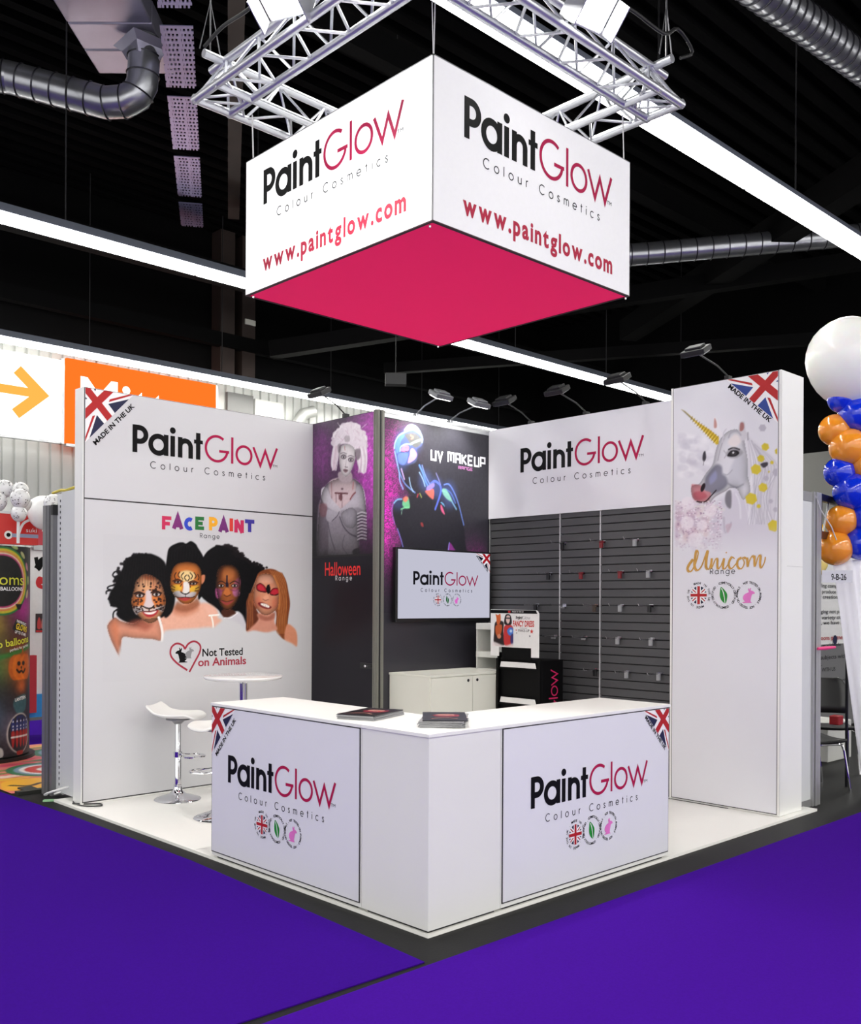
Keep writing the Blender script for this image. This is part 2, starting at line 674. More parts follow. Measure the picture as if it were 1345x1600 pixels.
# carpets
PUR = M('purple_carpet', (54, 11, 128), .95, noise=.14, scale=90, bump=.35, bscale=700, spec=.03)
PUR2 = M('purple_carpet_right', (62, 14, 138), .95, noise=.14, scale=90, bump=.35, bscale=700, spec=.03)
FR0 = ((0, 0, 0), (1, 0, 0), (0, 1, 0), (0, 0, 1))
tag(MB().prism([(-12, -.19), (-1.235, -.199), (-.241, -.228), (-.21, .3), (-.12, 2.1), (-.125, 3.94), (-.18, 5.3), (-.5, 13.5), (-12, 13.5)], FR0, 0, .006).build('aisle_carpet', PUR),
    'deep purple aisle carpet left of the stand, ending in a point', 'carpet')
tag(MB().prism([(-8, -8), (12, -8), (12, -.275), (-1.2, -.268), (-8, -.262)], FR0, 0, .006).build('aisle_carpet', PUR2),
    'brighter purple aisle carpet in front right of the stand', 'carpet')
tag(MB().prism([(.6, 7.75), (3.4, 7.75), (3.4, 10.2), (.6, 10.2)], FR0, 0, .006).build('aisle_carpet', PUR),
    'small purple carpet patch behind the printed balloon display column', 'carpet')


# fluorescent rows ------------------------------------------------------------
TUBE = emit('fluorescent_light', (255, 253, 248), STRIP_STRENGTH)
HOUS = M('light_housing', (120, 126, 140), .4, .4, noise=.05)


def light_row(y, x0, x1, label, z=6.5, wd=.27, rods=True):
    t = thing('strip_light', label, 'light', (x0, y, z))
    MB().box(x0, y - .15, z + .06, x1, y + .15, z + .1).box(x0, y - .06, z + .1, x1, y + .06, z + .2).build('housing', HOUS, t)
    x = x0
    me = None
    while x < x1 - 1:
        L_ = min(3.0, x1 - x)
        o = MB().box(x + .02, y - wd / 2, z, x + L_ - .02, y + wd / 2, z + .055).build('tube', TUBE, t)
        x += 3.0
    if rods:
        x = x0 + 1
        while x < x1:
            MB().tube([(x, y, z + .2), (x, y, 10.118)], .010, 6).build('suspension_rod', M('thin_rod', (40, 40, 42), .5, .4), t)
            x += 3.0
    return t


light_row(1.92, -8, 19.5, 'row of bright tube lights running over the hanging white sign')
light_row(9.05, -8, 19.5, 'tube light row passing behind the hanging sign above left wall')
light_row(14.9, -8, 19.5, 'tube light row along the ribbed wall above the orange sign')
light_row(-5.2, -14, 19.5, 'tube light row over the aisle on the camera side')
light_row(-11.5, -14, 19.5, 'farthest tube light row behind the camera position')

# orange and white hall signs on the ribbed wall
W1 = emit('backlit_white', (255, 252, 246), 1.6)
O1 = emit('backlit_orange', (255, 110, 34), .95)
t = thing('wayfinding_sign', 'white backlit hall sign with an orange arrow on left wall', 'sign', (3.3, 15.6, 5.7))
MB().box(1.9, 15.5, 4.87, 4.70, 15.62, 6.49).build('light_panel', W1, t)
MB().box(1.88, 15.52, 4.83, 4.74, 15.64, 4.87).box(4.70, 15.5, 4.83, 4.76, 15.64, 6.53).build('frame', ALU, t)
p = Print((0, 15.5, 0), (1, 0, 0))
oa = emit('backlit_orange_arrow', (255, 165, 72), 1.0)
p.line([(2.2, 5.76), (4.2, 5.75)], .17, oa)
p.line([(3.83, 6.16), (4.30, 5.74), (3.80, 5.30)], .21, oa, 1)
p.build('arrow', t)
MB().box(2.2, 15.62, 5.2, 2.3, 15.95, 5.3).box(4.2, 15.62, 5.2, 4.3, 15.95, 5.3).build('wall_bracket', ALU, t)
t = thing('wayfinding_sign', 'orange backlit hall sign with white lettering behind the left stand wall', 'sign', (6.4, 15.6, 5.7))
MB().box(4.80, 15.5, 4.85, 8.22, 15.62, 6.56).build('light_panel', O1, t)
MB().box(8.22, 15.5, 4.85, 8.27, 15.62, 6.56).box(4.8, 15.5, 4.80, 8.27, 15.62, 4.85).build('frame', ALU, t)
p = Print((0, 15.5, 0), (1, 0, 0))
p.text('Mitte', 5.09, 5.42, w=2.45, h=.82, mat=W1, off=.02)
p.build('lettering', t)
MB().box(5.2, 15.62, 5.2, 5.3, 15.95, 5.3).box(7.7, 15.62, 5.2, 7.8, 15.95, 5.3).build('wall_bracket', ALU, t)

# roof steel: beams in two directions, girders and the perforated tray ------------------
bm_ = M('roof_steel', (7, 7, 8), .8, .0, noise=.25, scale=2, spec=.1)
bm2 = M('roof_steel_brown', (46, 34, 30), .6, .0, noise=.3, scale=3)


def beam(n, p, q, w, h, mat):
    struct(MB().bar(p, q, w, h).build(n, mat))


beam('trim_1', (3.05, 6.6, 9.5), (7.2, 13.2, 9.5), .22, .3, bm2)
for n_, x0_, x1_ in (('trim_2', 8.33, 8.70), ('trim_9', 8.90, 9.25)):
    struct(MB().box(x0_, 15.5, 6.78, x1_, 15.88, 10.1).build(n_, bm2))
tag(MB().box(8.97, 15.47, 8.08, 9.24, 15.5, 8.2).build('pillar_plate', M('plate_white', (225, 225, 215), .5), None), 'small white plate high on the right hand dark pillar', 'plate')
beam('trim_3', (17.2, 10.7, 8.6), (12.0, 2.2, 8.6), .45, .5, bm_)
beam('trim_4', (-3, 13.4, 8.2), (24, 13.0, 8.2), .25, .4, bm_)
beam('trim_5', (-8, 7.0, 9.6), (24, 7.0, 9.6), .25, .4, bm_)
beam('trim_6', (12.2, 14.3, 7.4), (17.5, 4.8, 7.4), .2, .25, bm_)
beam('trim_7', (2.0, 15.5, 7.6), (19, 15.5, 7.6), .2, .3, bm_)
beam('trim_8', (9.0, 14.5, 7.3), (19.0, 2.0, 9.2), .3, .35, bm_)
tray_m = M('perforated_tray', (150, 148, 190), .35, .7, noise=.05)
t = thing('ceiling_grille', 'long perforated metal ceiling grille at upper left', 'grille', (2.5, 7.1, 9.0))
A0, A1, B0, B1 = Vector((1.75, 6.3, 9.0)), Vector((6.15, 13.41, 9.0)), Vector((2.05, 6.0, 9.0)), Vector((6.51, 13.19, 9.0))
segs = [(-.16, .155), (.20, .38), (.41, .61), (.64, .83), (.865, 1.0)]
for a, b in segs:
    mb = MB()
    K = max(3, int((b - a) * 76))
    for i in range(K):
        u0 = a + (b - a) * i / K
        u1 = a + (b - a) * (i + .5) / K
        p0, p1 = A0.lerp(A1, u0), A0.lerp(A1, u1)
        q0, q1 = B0.lerp(B1, u0), B0.lerp(B1, u1)
        # rows of cut-outs: solid rungs and interleaved short webs
        mb.add([p0, q0, q1, p1], [(0, 1, 2, 3)])
        n0, n1 = A0.lerp(A1, u1), A0.lerp(A1, a + (b - a) * (i + 1) / K)
        m0, m1 = B0.lerp(B1, u1), B0.lerp(B1, a + (b - a) * (i + 1) / K)
        for k in range(8):
            f0 = (k + (.25 if i % 2 else 0)) / 8
            f1 = f0 + (.062 if k not in (0, 4) else .11)
            mb.add([n0.lerp(m0, f0), n0.lerp(m0, f1), n1.lerp(m1, f1), n1.lerp(m1, f0)], [(0, 1, 2, 3)])
    o = mb.build('grille_panel', tray_m, t)
    so = o.modifiers.new('sheet', 'SOLIDIFY')
    so.thickness = .012


for x_, y_, z_, lb_ in ((6.2, 7.2, 5.0, 'small grey loudspeaker box hanging behind the stand'),):
    t = thing('hall_loudspeaker', lb_, 'loudspeaker', (x_, y_, z_))
    MB().obox((x_, y_, z_), (.12, -.1, 0), (.05, .06, 0), (0, 0, .085)).build('box', M('speaker_grey', (52, 52, 54), .6), t, bevel=.008)
    MB().tube([(x_, y_, z_ + .08), (x_, y_, 10.118)], .006, 6).build('suspension_rod', M('thin_rod', (40, 40, 42), .5, .4), t)
# ducts ------------------------------------------------------------------------------
DUCT = M('galvanised_duct', (168, 170, 176), .28, .85, noise=.2, scale=5)


def duct(label, pts, r, step=.42, extra=None):
    t_ = thing('ventilation_duct', label, 'duct', pts[0])
    P3 = [Vector(q) for q in pts]
    MB().tube(P3, r, 24).build('duct_pipe', DUCT, t_, smooth=True)
    mb_ = MB()
    acc = 0
    for i in range(len(P3) - 1):
        L_ = (P3[i + 1] - P3[i]).length
        tt = (P3[i + 1] - P3[i]).normalized()
        while acc < L_:
            c = P3[i] + tt * acc
            u = tt.orthogonal().normalized()
            w = tt.cross(u)
            mb_.tube([c + (u * math.cos(a) + w * math.sin(a)) * (r + .004) for a in [2 * PI * k / 24 for k in range(24)]], .011, 5, closed=True)
            acc += step
        acc -= L_
    mb_.build('seam_ring', M('duct_seam', (60, 60, 66), .4, .7), t_, smooth=True)
    return t_


pts = [(-1.5, 11.4, 8.85), (.6, 10.55, 8.85), (1.6, 9.95, 8.8)]
for k in range(9):
    f = k / 8
    pts.append((1.6 + .95 * f, 9.95 - .92 * f, 8.8 - .34 * f))
pts += [(2.72, 8.84, 8.47), (2.83, 8.72, 8.55), (2.88, 8.66, 8.7), (2.89, 8.64, 8.95), (2.89, 8.64, 9.3)]
duct('silver spiral duct at upper left that bends up into a box', pts, .21, .24)
t = thing('air_handling_box', 'galvanised air handling box above the bend of the left duct', 'duct', (2.5, 8.8, 9.3))
bx = M('galvanised_box', (172, 170, 190), .38, .7, noise=.12, scale=3)
D1 = (Vector((2.895, 8.472, 0)) - Vector((2.184, 9.156, 0))).normalized()
D2 = Vector((-D1.y, D1.x, 0))
for i in range(5):
    MB().obox(Vector((2.55, 8.80, 9.3)) + D2 * (.1 - .62 * i + .62) + Vector((0, 0, .18)), D1 * .56, D2 * .30, Vector((0, 0, .16)), 0).build('box_section', bx, t, bevel=.02)
MB().lathe([(.23, 0), (.30, .12), (.42, .2)], (2.89, 8.64, 9.02), 4).build('collar', bx, t)
duct('silver spiral duct crossing the upper right corner of the ceiling', [(3.0, 1.09, 7.5), (5.42, .91, 7.5), (7.13, .78, 7.5), (9.5, .6, 7.5)], .17, .13)
duct('silver spiral duct behind the hanging sign at the right', [(11.3, 7.3, 8.12), (12.0, 6.62, 8.2), (12.75, 5.9, 8.3), (13.6, 5.08, 8.41), (15.2, 3.55, 8.62)], .2, .3)
duct('thin dark duct left of the air handling box near the roof', [(.2, 9.6, 10.0), (1.6, 9.1, 9.75)], .2, .25)
# ================================================================== the stand
# platform
t = thing('stand_platform', 'white low floor platform under the whole exhibition stand', 'platform', (0, 0, 0))
for (x0, y0, x1, y1) in ((0, 0, 2.21, 2.28), (2.214, 0, 4.427, 2.28), (0, 2.284, 2.21, 4.56), (2.214, 2.284, 4.427, 4.56)):
    MB().box(x0, y0, 0, x1, y1, .02).build('floor_board', FLOORW, t)

FRX = lambda x: ((x, 0, 0), (0, -1, 0), (0, 0, 1))      # a face looking to -X : u = -y
FRY = lambda y: ((0, y, 0), (1, 0, 0), (0, 0, 1))       # a face looking to -Y : u = x


def PX(x):
    return Print((x, 0, 0), (0, -1, 0))


def PY(y):
    return Print((0, y, 0), (1, 0, 0))


# ---- counter: three white units, two worktops
CT = 1.032


def add_gap_shade(t_, pts):
    x0_, x1_ = min(p_[0] for p_ in pts), max(p_[0] for p_ in pts)
    y0_, y1_ = min(p_[1] for p_ in pts), max(p_[1] for p_ in pts)
    MB().box(x0_ - .044, y0_ - .044, .0205, x1_ + .03, y1_ + .03, .034).build('gap_shade', BLACK, t_)  # black block stands in for the shade in the gap under the unit


def split_print(mk, parent, *jobs):
    """each (name, fn) job becomes a print of its own on the panel"""
    for nm, fn in jobs:
        q = mk()
        fn(q)
        q.build(nm, parent)


def counter_panel(t_, axis, u0, u1, z0, z1, build_print):
    """white printed board in a dark gasket on the front of a unit"""
    if axis == 'x':
        MB().box(-.0035, -u0, z0, .01, -u1, z1).build('edge_gasket', GASKET, t_)
        o = MB().box(-.006, -u0 - .007, z0 + .007, .01, -u1 + .007, z1 - .007).build('printed_panel', PANEL, t_)
        p_ = lambda: PX(-.006)
    else:
        MB().box(u0, -.0035, z0, u1, .01, z1).build('edge_gasket', GASKET, t_)
        o = MB().box(u0 + .007, -.006, z0 + .007, u1 - .007, .01, z1 - .007).build('printed_panel', PANEL, t_)
        p_ = lambda: PY(-.006)
    build_print(p_, o)


cl = thing('counter_unit', 'left white counter unit with the logo panel facing the aisle', 'counter', (0, 1.3, .02))
MB().box(0, .528, .034, .56, 2.056, 1.013).build('body', WHITE, cl, bevel=.002)
add_gap_shade(cl, [(.06, .62), (.06, 1.3), (.06, 1.98), (.5, .62), (.5, 1.98)])


def pr_left(mk, o):
    split_print(mk, o, ('logo_print', lambda p: logo(p, -1.858, .537, .170, 1.0, INKB, INKP, INKT)),
                ('seal_print', lambda p: badges(p, [-1.464, -1.308, -1.146], .33, .083, PB)),
                ('flag_print', lambda p: flag_corner(p, -2.046, 1.006, .275, False, INKR, INKN, INKW, INKB, .31)))


counter_panel(cl, 'x', -2.053, -.535, .058, 1.013, pr_left)
cc = thing('counter_unit', 'plain white corner counter unit at the front of the stand', 'counter', (.25, .25, .02))
MB().box(0, 0, .034, .541, .524, 1.013).build('body', M('white_corner_unit', (232, 232, 228), .4, noise=.012, scale=4), cc, bevel=.002)
add_gap_shade(cc, [(.06, .06), (.06, .46), (.48, .06), (.48, .46)])
cg = thing('counter_unit', 'right white counter unit with the logo panel and flag corner', 'counter', (1.3, .25, .02))
MB().box(.545, 0, .034, 2.204, .56, 1.013).build('body', WHITE, cg, bevel=.002)
add_gap_shade(cg, [(.62, .06), (1.35, .06), (2.12, .06), (.62, .5), (2.12, .5)])


def pr_right(mk, o):
    split_print(mk, o, ('logo_print', lambda p: logo(p, .780, .541, .172, 1.03, INKB, INKP, INKT)),
                ('seal_print', lambda p: badges(p, [1.192, 1.354, 1.523], .334, .085, PB)),
                ('flag_print', lambda p: flag_corner(p, 2.188, 1.006, .285, True, INKR, INKN, INKW, INKB, .28)))


counter_panel(cg, 'y', .552, 2.195, .058, 1.013, pr_right)
tag(MB().box(-.008, .53, 1.013, .57, 2.062, CT).build('worktop', WHITE, None, bevel=.0015), 'white worktop on the left counter unit, empty at its far end', 'worktop')
tag(MB().prism([(-.008, -.008), (2.212, -.008), (2.212, .57), (.57, .57), (.57, .527), (-.008, .527)], FR0, 1.013, CT).build('worktop', WHITE, None, bevel=.0015),
    'white L-shaped worktop over corner and right counter units', 'worktop')

# ---- leaflets on the counter
LB = M('leaflet_black', (22, 20, 22), .3)
LS = M('leaflet_edges', (150, 150, 152), .6, noise=.25, scale=400)
LP = M('leaflet_pink_print', (130, 36, 52), .35, noise=.5, scale=60)
LI = M('leaflet_skin_print', (190, 130, 120), .35, noise=.3, scale=50)


def leaflet_stack(c, ang, label, w=.30, d=.21, n=6, fan=0.02):
    t_ = thing('leaflet_stack', label, 'leaflets', (c[0], c[1], CT), 'leaflet stacks on the counter')
    lr = random.Random(int(c[0] * 1000))
    for i in range(n):
        a = ang + lr.uniform(-1, 1) * fan * (2 if i == n - 1 else 1)
        R_ = Vector((math.cos(a), math.sin(a), 0))
        U_ = Vector((-R_.y, R_.x, 0))
        zc = CT + .003 + .005 * i
        o = MB().obox((c[0] + lr.uniform(-.006, .006), c[1] + lr.uniform(-.006, .006), zc), R_ * w / 2, U_ * d / 2, Vector((0, 0, .0021)), 0).build('leaflet', LS if i < n - 1 else LB, t_)
        if i == n - 1:
            p_ = Print((c[0], c[1], zc + .0021), R_, U_, (0, 0, 1), .0006)
            p_.poly(spline([(-.02, -.07), (.08, -.08), (.10, -.02), (.07, .05), (.03, .06), (-.03, .03)], True), LP)
            p_.poly(spline([(.02, -.05), (.08, -.05), (.09, .02), (.05, .05), (.01, .01)], True), LI, 1)
            p_.line(spline([(-.12, -.07), (-.08, .0), (-.12, .07)]), .012, LI, 1)
            p_.line(spline([(.0, -.07), (.05, .0), (.03, .07)]), .006, INKR, 2)
            p_.build('cover_print', o)
    return t_


leaflet_stack((.262, .757), math.radians(20), 'black leaflet stack with pink cover on the left worktop', .36, .24)
leaflet_stack((.36, .255), math.radians(42), 'black leaflet stack with pink cover on the corner worktop', .40, .24, 8, .05)

# ---- left wall with the girls
ZT = 3.453
WL = 4.178
wl = thing('display_wall', 'left white stand wall printed with logo and painted children faces', 'wall', (1.2, WL, .02))
MB().box(.07, WL, .022, 2.40, 4.335, ZT).build('wall_core', WHITE, wl)
MB().box(.0745, WL - .0025, .035, 2.405, WL + .01, ZT - .002).build('edge_gasket', GASKET, wl)
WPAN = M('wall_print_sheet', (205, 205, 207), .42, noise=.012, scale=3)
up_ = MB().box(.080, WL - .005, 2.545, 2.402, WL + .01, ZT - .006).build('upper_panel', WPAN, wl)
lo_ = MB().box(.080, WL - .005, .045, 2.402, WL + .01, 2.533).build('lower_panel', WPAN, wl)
MB().box(.066, WL + .003, .022, .0745, 4.33, 2.2).box(.066, WL + .003, 2.206, .0745, 4.33, ZT).build('end_cover', WHITE, wl)
p = PY(WL - .005)
logo(p, .488, 2.966, .228, 1.0, INKB, INKP, INKT)
p.build('logo_print', up_)
p = PY(WL - .005)
flag_corner(p, .082, 3.446, .42, False, INKR, INKN, INKW, INKB, .45)
p.build('flag_print', up_)


def fat_letter(pr, ch, x, y, w, h, mat):
    k = .36 * min(w, h)
    e = k / 2
    q = lambda pts: [(x + a, y + b) for a, b in pts]
    if ch == 'F':
        L_ = [[(e, 0), (e, h)], [(0, h - e), (w, h - e)], [(e, h * .45), (w * .85, h * .45)]]
    elif ch == 'E':
        L_ = [[(e, 0), (e, h)], [(0, h - e), (w, h - e)], [(0, e), (w, e)], [(e, h * .5), (w * .85, h * .5)]]
    elif ch == 'A':
        L_ = [[(e * .7, 0), (w * .5, h * .9), (w - e * .7, 0)], [(w * .25, h * .28), (w * .75, h * .28)], [(w * .5, h * .45), (w * .5, h)]]
    elif ch == 'C':
        L_ = [arc(w * .55, h * .5, w * .55 - e, 55, 305, 16, h * .5 - e)]
    elif ch == 'P':
        L_ = [[(e, 0), (e, h)], [(0, h - e * .8), (w * .5, h - e * .8)] + arc(w * .5, h * .66, w * .5 - e, 80, -80, 8, h * .34 - e * .8) + [(0, h * .32 + e * .8)]]
    elif ch == 'I':
        L_ = [[(w / 2, 0), (w / 2, h)]]
        k = w * .85
    elif ch == 'N':
        L_ = [[(e, 0), (e, h)], [(w - e, 0), (w - e, h)], [(e, h), (w - e, 0)]]
    else:
        L_ = [[(w / 2, 0), (w / 2, h)], [(0, h - e), (w, h - e)]]
    for l_ in L_:
        pr.line(q(l_), k, mat)


FP = [(200, 20, 80), (120, 20, 110), (30, 60, 190), (10, 110, 40), None, (240, 170, 20), (110, 25, 110), (215, 50, 35), (196, 22, 84), (52, 40, 150)]
p = PY(WL - .005)
x = .770
wid = [.10, .115, .11, .10, .04, .10, .115, .05, .115, .115]
rr = random.Random(2)
for i, ch in enumerate('FACE PAINT'):
    if ch != ' ':
        m = M('ink_letter_%d%d%d' % FP[i], FP[i], .45, noise=.03)
        fat_letter(p, ch, x + wid[i] * .06, 2.322 + (.010 if i % 2 else 0) + .017 * (x - .77), wid[i] * .90, .118, m)
    x += wid[i]
geo_text(p, 'Range', 1.150, 2.268, .20, .040, .12, INKT)
p.build('title_print', lo_)
p = PY(WL - .005)
# heart seal
hr = M('ink_dark_red', (160, 20, 50), .45)
hp = spline([(1.03, 1.085), (.93, 1.15), (.868, 1.22), (.872, 1.29), (.925, 1.325), (.985, 1.305), (1.005, 1.272)], n=6)
p.line(hp, .017, hr)
hp = spline([(1.005, 1.272), (1.04, 1.32), (1.10, 1.34), (1.155, 1.305), (1.155, 1.245), (1.10, 1.15), (1.05, 1.068)], n=6)
p.line(hp, .017, hr)
rabbit(p, .905, 1.155, .125, INKB)
rabbit(p, 1.005, 1.19, .095, M('ink_grey', (140, 140, 142), .45), flip=True, layer=1)
p.build('heart_seal_print', lo_)
p = PY(WL - .005)
p.text('Not Tested', 1.180, 1.203, w=.425, h=.068, mat=INKB, off=.022)
p.text('on Animals', 1.137, 1.116, w=.505, h=.072, mat=hr, off=.022)
p.build('seal_lettering', lo_)

# ---- storage cabin: door wall looking to -X and the dark wall looking to -Y
XD, YD, XS = 2.406, 3.197, 3.92
DK = M('dark_print_sheet', (26, 24, 32), .4, noise=.06, scale=2, spec=.25)
dw = thing('door_wall', 'dark printed door wall with a pale haired costumed figure', 'wall', (XD, 3.7, .02))
MB().box(XD, 3.246, .022, XD + .05, 4.176, ZT).build('wall_core', DK, dw)
du = MB().box(XD - .004, 3.245, 2.145, XD, 4.168, ZT - .005).build('upper_panel', DK, dw)
dl = MB().box(XD - .004, 3.245, .03, XD, 4.168, 2.128).build('door_leaf', DK, dw)
MB().box(XD - .003, 4.168, .022, XD + .01, 4.176, ZT).box(XD - .0035, 3.24, 2.128, XD + .01, 4.17, 2.145).build('edge_gasket', BLACK, dw)
lk = MB().box(XD - .012, 3.25, 1.082, XD - .004, 3.42, 1.135).build('lock_plate', M('lock_black', (18, 18, 20), .35), dw)
MB().lathe([(.013, 0), (.013, .012), (.009, .016)], (XD - .012, 3.335, 1.108), 12, 0, (-1, 0, 0)).build('lock_cylinder', CHROME, lk, smooth=True)
MB().tube([(XD - .012, 3.27, 1.108), (XD - .05, 3.27, 1.108), (XD - .05, 3.262, 1.108)], .006, 8).build('door_handle', M('handle_steel', (120, 120, 124), .3, .9), lk)
p = PX(XD - .004)
HR_ = M('ink_halloween_red', (226, 42, 40), .4)
p.text('Halloween', -3.965, 1.952, w=.535, h=.128, mat=HR_, off=.008)
geo_text(p, 'Range', -3.80, 1.905, .245, .042, .16, M('ink_soft_white', (205, 205, 208), .4))
p.build('lettering', dl)
# corner post of the cabin
cp = thing('corner_post', 'grey grooved aluminium corner post between the dark prints', 'post', (XD, YD, .02))
mb = MB().box(XD - .012, 3.19, .022, XD + .075, 3.245, ZT + .01)
mb.box(XD - .016, 3.196, .022, XD - .012, 3.206, ZT).box(XD - .016, 3.226, .022, XD - .012, 3.236, ZT)
mb.box(XD - .002, 3.186, .022, XD + .012, 3.19, ZT).box(XD + .045, 3.186, .022, XD + .062, 3.19, ZT)
mb.build('post_profile', M('grey_profile', (128, 128, 120), .45, .35), cp)
MB().box(XD + .018, 3.188, .022, XD + .036, 3.1905, ZT).build('groove', BLACK, cp)

uw = thing('display_wall', 'dark grey rear wall printed with a neon painted figure', 'wall', (3.2, YD, .02))
MB().box(XD + .075, YD + .005, .022, XS, YD + .05, ZT - .05).build('wall_core', DK, uw)
uvp = MB().box(XD + .08, YD, .03, 3.893, YD + .006, ZT - .05).build('front_panel', M('dark_gloss_sheet', (50, 49, 56), .30, noise=.05, scale=2), uw)
MB().box(XD + .075, YD - .006, ZT - .05, 3.91, YD + .055, ZT + .005).box(XD + .075, YD - .012, ZT - .012, 3.91, YD + .055, ZT + .008).build('top_rail', ALU, uw)
p = PY(YD)
UVW = M('ink_uv_white', (240, 240, 244), .4)
UVP = M('ink_uv_pink', (190, 120, 176), .4)


def techno(ch):
    return {'U': [[(0, 1), (0, 0), (.62, 0), (.62, 1)]], 'V': [[(0, 1), (.30, 0), (.62, 1)]], 'M': [[(0, 0), (0, 1), (.8, 1), (.8, 0)], [(.4, 1), (.4, .15)]],
            'A': [[(0, 0), (0, 1), (.62, 1), (.62, 0)], [(0, .45), (.62, .45)]], 'K': [[(0, 0), (0, 1)], [(.6, 1), (.1, .5), (.62, 0)]],
            'E': [[(.6, 1), (0, 1), (0, 0), (.6, 0)], [(0, .5), (.5, .5)]], 'P': [[(0, 0), (0, 1), (.62, 1), (.62, .42), (.1, .42)]],
            'R': [[(0, 0), (0, 1), (.62, 1), (.62, .42), (.1, .42)], [(.35, .42), (.62, 0)]], 'N': [[(0, 0), (0, 1), (.62, 1), (.62, 0)]],
            'G': [[(.6, 1), (0, 1), (0, 0), (.62, 0), (.62, .45), (.35, .45)]]}[ch]


def techno_text(pr, st, x, y, w, h, wt, mat):
    n = sum(.5 if c == ' ' else (1.1 if c == 'M' else .92) for c in st) - .3
    k = w / n
    for c in st:
        if c == ' ':
            x += .5 * k
            continue
        for s_ in techno(c):
            pr.line([(x + a * k, y + b * h) for a, b in s_], wt, mat)
        x += (1.1 if c == 'M' else .92) * k


techno_text(p, 'UV MAKEUP', 3.085, 3.075, .755, .092, .019, UVW)
techno_text(p, 'RANGE', 3.46, 3.022, .20, .026, .006, UVP)
p.build('lettering', uvp)

# ---- slatwall with the white logo board above
sw = thing('slatwall', 'dark grey slatted display wall with bright joint strips', 'slatwall', (XS, 2.1, .02))
SLAT = M('slat_anthracite', (72, 72, 74), .42, noise=.06, scale=8)
MB().box(XS + .018, 1.05, .022, XS + .08, 3.197, 2.56).build('backing', BLACK, sw)
ys = [3.190, 2.285, 1.815, 1.053]
proto = {}
for k in range(3):
    y1, y0 = ys[k] - .006, ys[k + 1] + .006
    for i in range(34):
        z0 = .028 + i * .075
        if i == 0:
            o = MB().box(XS, y0, z0 + .004, XS + .02, y1, z0 + .071).build('slat', SLAT, sw, bevel=.003)
            proto[k] = o
        else:
            c = proto[k].copy()
            COL.objects.link(c)
            c.parent = sw
            c.location = (0, 0, .075 * i)
for y in (2.285, 1.815):
    MB().box(XS - .004, y - .006, .022, XS + .02, y + .006, 2.55).build('joint_strip', M('joint_pale', (196, 196, 198), .4, .3), sw)
MB().box(XS - .002, 3.19, .022, XS + .02, 3.197, 2.55).box(XS - .002, 1.05, .022, XS + .02, 1.056, 2.55).build('edge_strip', ALUD, sw)
fb = thing('fascia_board', 'white logo fascia board above the dark slatwall', 'board', (XS - .02, 2.1, 2.55))
MB().box(XS - .018, 1.058, 2.552, XS + .08, 3.195, ZT).build('board_core', WHITE, fb)
fp_ = MB().box(XS - .024, 1.058, 2.552, XS - .016, 3.193, ZT).build('front_panel', PANEL, fb)
p = PX(XS - .024)
logo(p, -2.775, 2.985, .232, .945, INKB, INKP, INKT)
p.build('logo_print', fp_)

# ---- right column with the unicorn
XC = 3.886
col = thing('display_column', 'tall white column printed with a white unicorn head', 'column', (XC, .56, .02))
MB().box(XC + .004, .0626, .022, 4.276, 1.054, 3.547).build('column_core', WHITE, col, bevel=.002)
MB().box(XC, .0626, .03, XC + .01, .080, 3.545).build('edge_post', WHITE, col)
MB().box(XC - .001, 1.035, .022, XC + .01, 1.054, 3.547).build('edge_post', WHITE, col)
MB().box(XC - .001, .0805, .035, XC + .01, 1.035, 3.545).build('edge_gasket', GASKET, col)
cpn = MB().box(XC - .004, .0845, .042, XC + .01, 1.028, 3.541).build('printed_panel', PANEL, col)
MB().box(4.0, .0615, 2.0, 4.27, .0627, 2.0025).build('joint', M('faint_joint', (190, 190, 186), .6), col)
p = PX(XC - .004)
flag_corner(p, -.0860, 3.538, .445, True, INKR, M('ink_flag_blue_light', (30, 62, 140), .45), INKW, INKB, .41)
p.build('flag_print', cpn)
p = PX(XC - .004)
badges(p, [-.777, -.547, -.326], 1.770, .108, PB)
p.build('seal_print', cpn)
p = PX(XC - .004)
geo_text(p, 'Range', -.672, 1.945, .225, .045, .11, INKT)
# brush script word
GOLD = M('ink_gold', (186, 140, 66), .28, .55, noise=.35, scale=14)


def sc_(pts):
    return [(-.885 + a * .68, 1.985 + b * .68) for a, b in pts]


def brush(pts, w0):
    s_ = spline(pts, n=7)
    n = len(s_)
    for i in range(n - 1):
        d_ = Vector(s_[i + 1]) - Vector(s_[i])
        wv = w0 * (1.25 if d_.y < -abs(d_.x) * .3 else .62)
        p.line(sc_([s_[i], s_[i + 1]]), wv, GOLD, 1)


brush([(.08, .13), (.02, .06), (.0, .0), (.05, -.02), (.11, .07), (.15, .20), (.13, .24), (.11, .17), (.10, .04), (.14, -.01), (.20, .05), (.26, .20), (.28, .23), (.26, .12), (.26, .02), (.30, .0)], .020)
brush([(.30, .0), (.33, .10), (.335, .13), (.33, .01), (.38, .11), (.41, .13), (.41, .05), (.42, .0), (.46, .04)], .016)
brush([(.46, .04), (.50, .13), (.485, .02), (.51, .0), (.55, .05)], .016)
brush([(.525, .19), (.535, .205)], .018)
brush([(.64, .12), (.60, .14), (.56, .06), (.59, .0), (.65, .05), (.70, .12)], .016)
brush([(.73, .13), (.68, .10), (.68, .02), (.73, .0), (.765, .07), (.74, .13), (.79, .12)], .016)
brush([(.80, .13), (.81, .02), (.83, .09), (.87, .15), (.89, .12)], .016)
brush([(.895, .15), (.90, .02), (.94, .13), (.97, .15), (.965, .05), (.98, .0), (1.02, .07), (1.03, .13)], .016)
p.build('title_print', cpn)
MB().box(XC - .01, .5, .0205, 4.25, 1.06, .023).build('base_shadow_strip', BLACK, col)

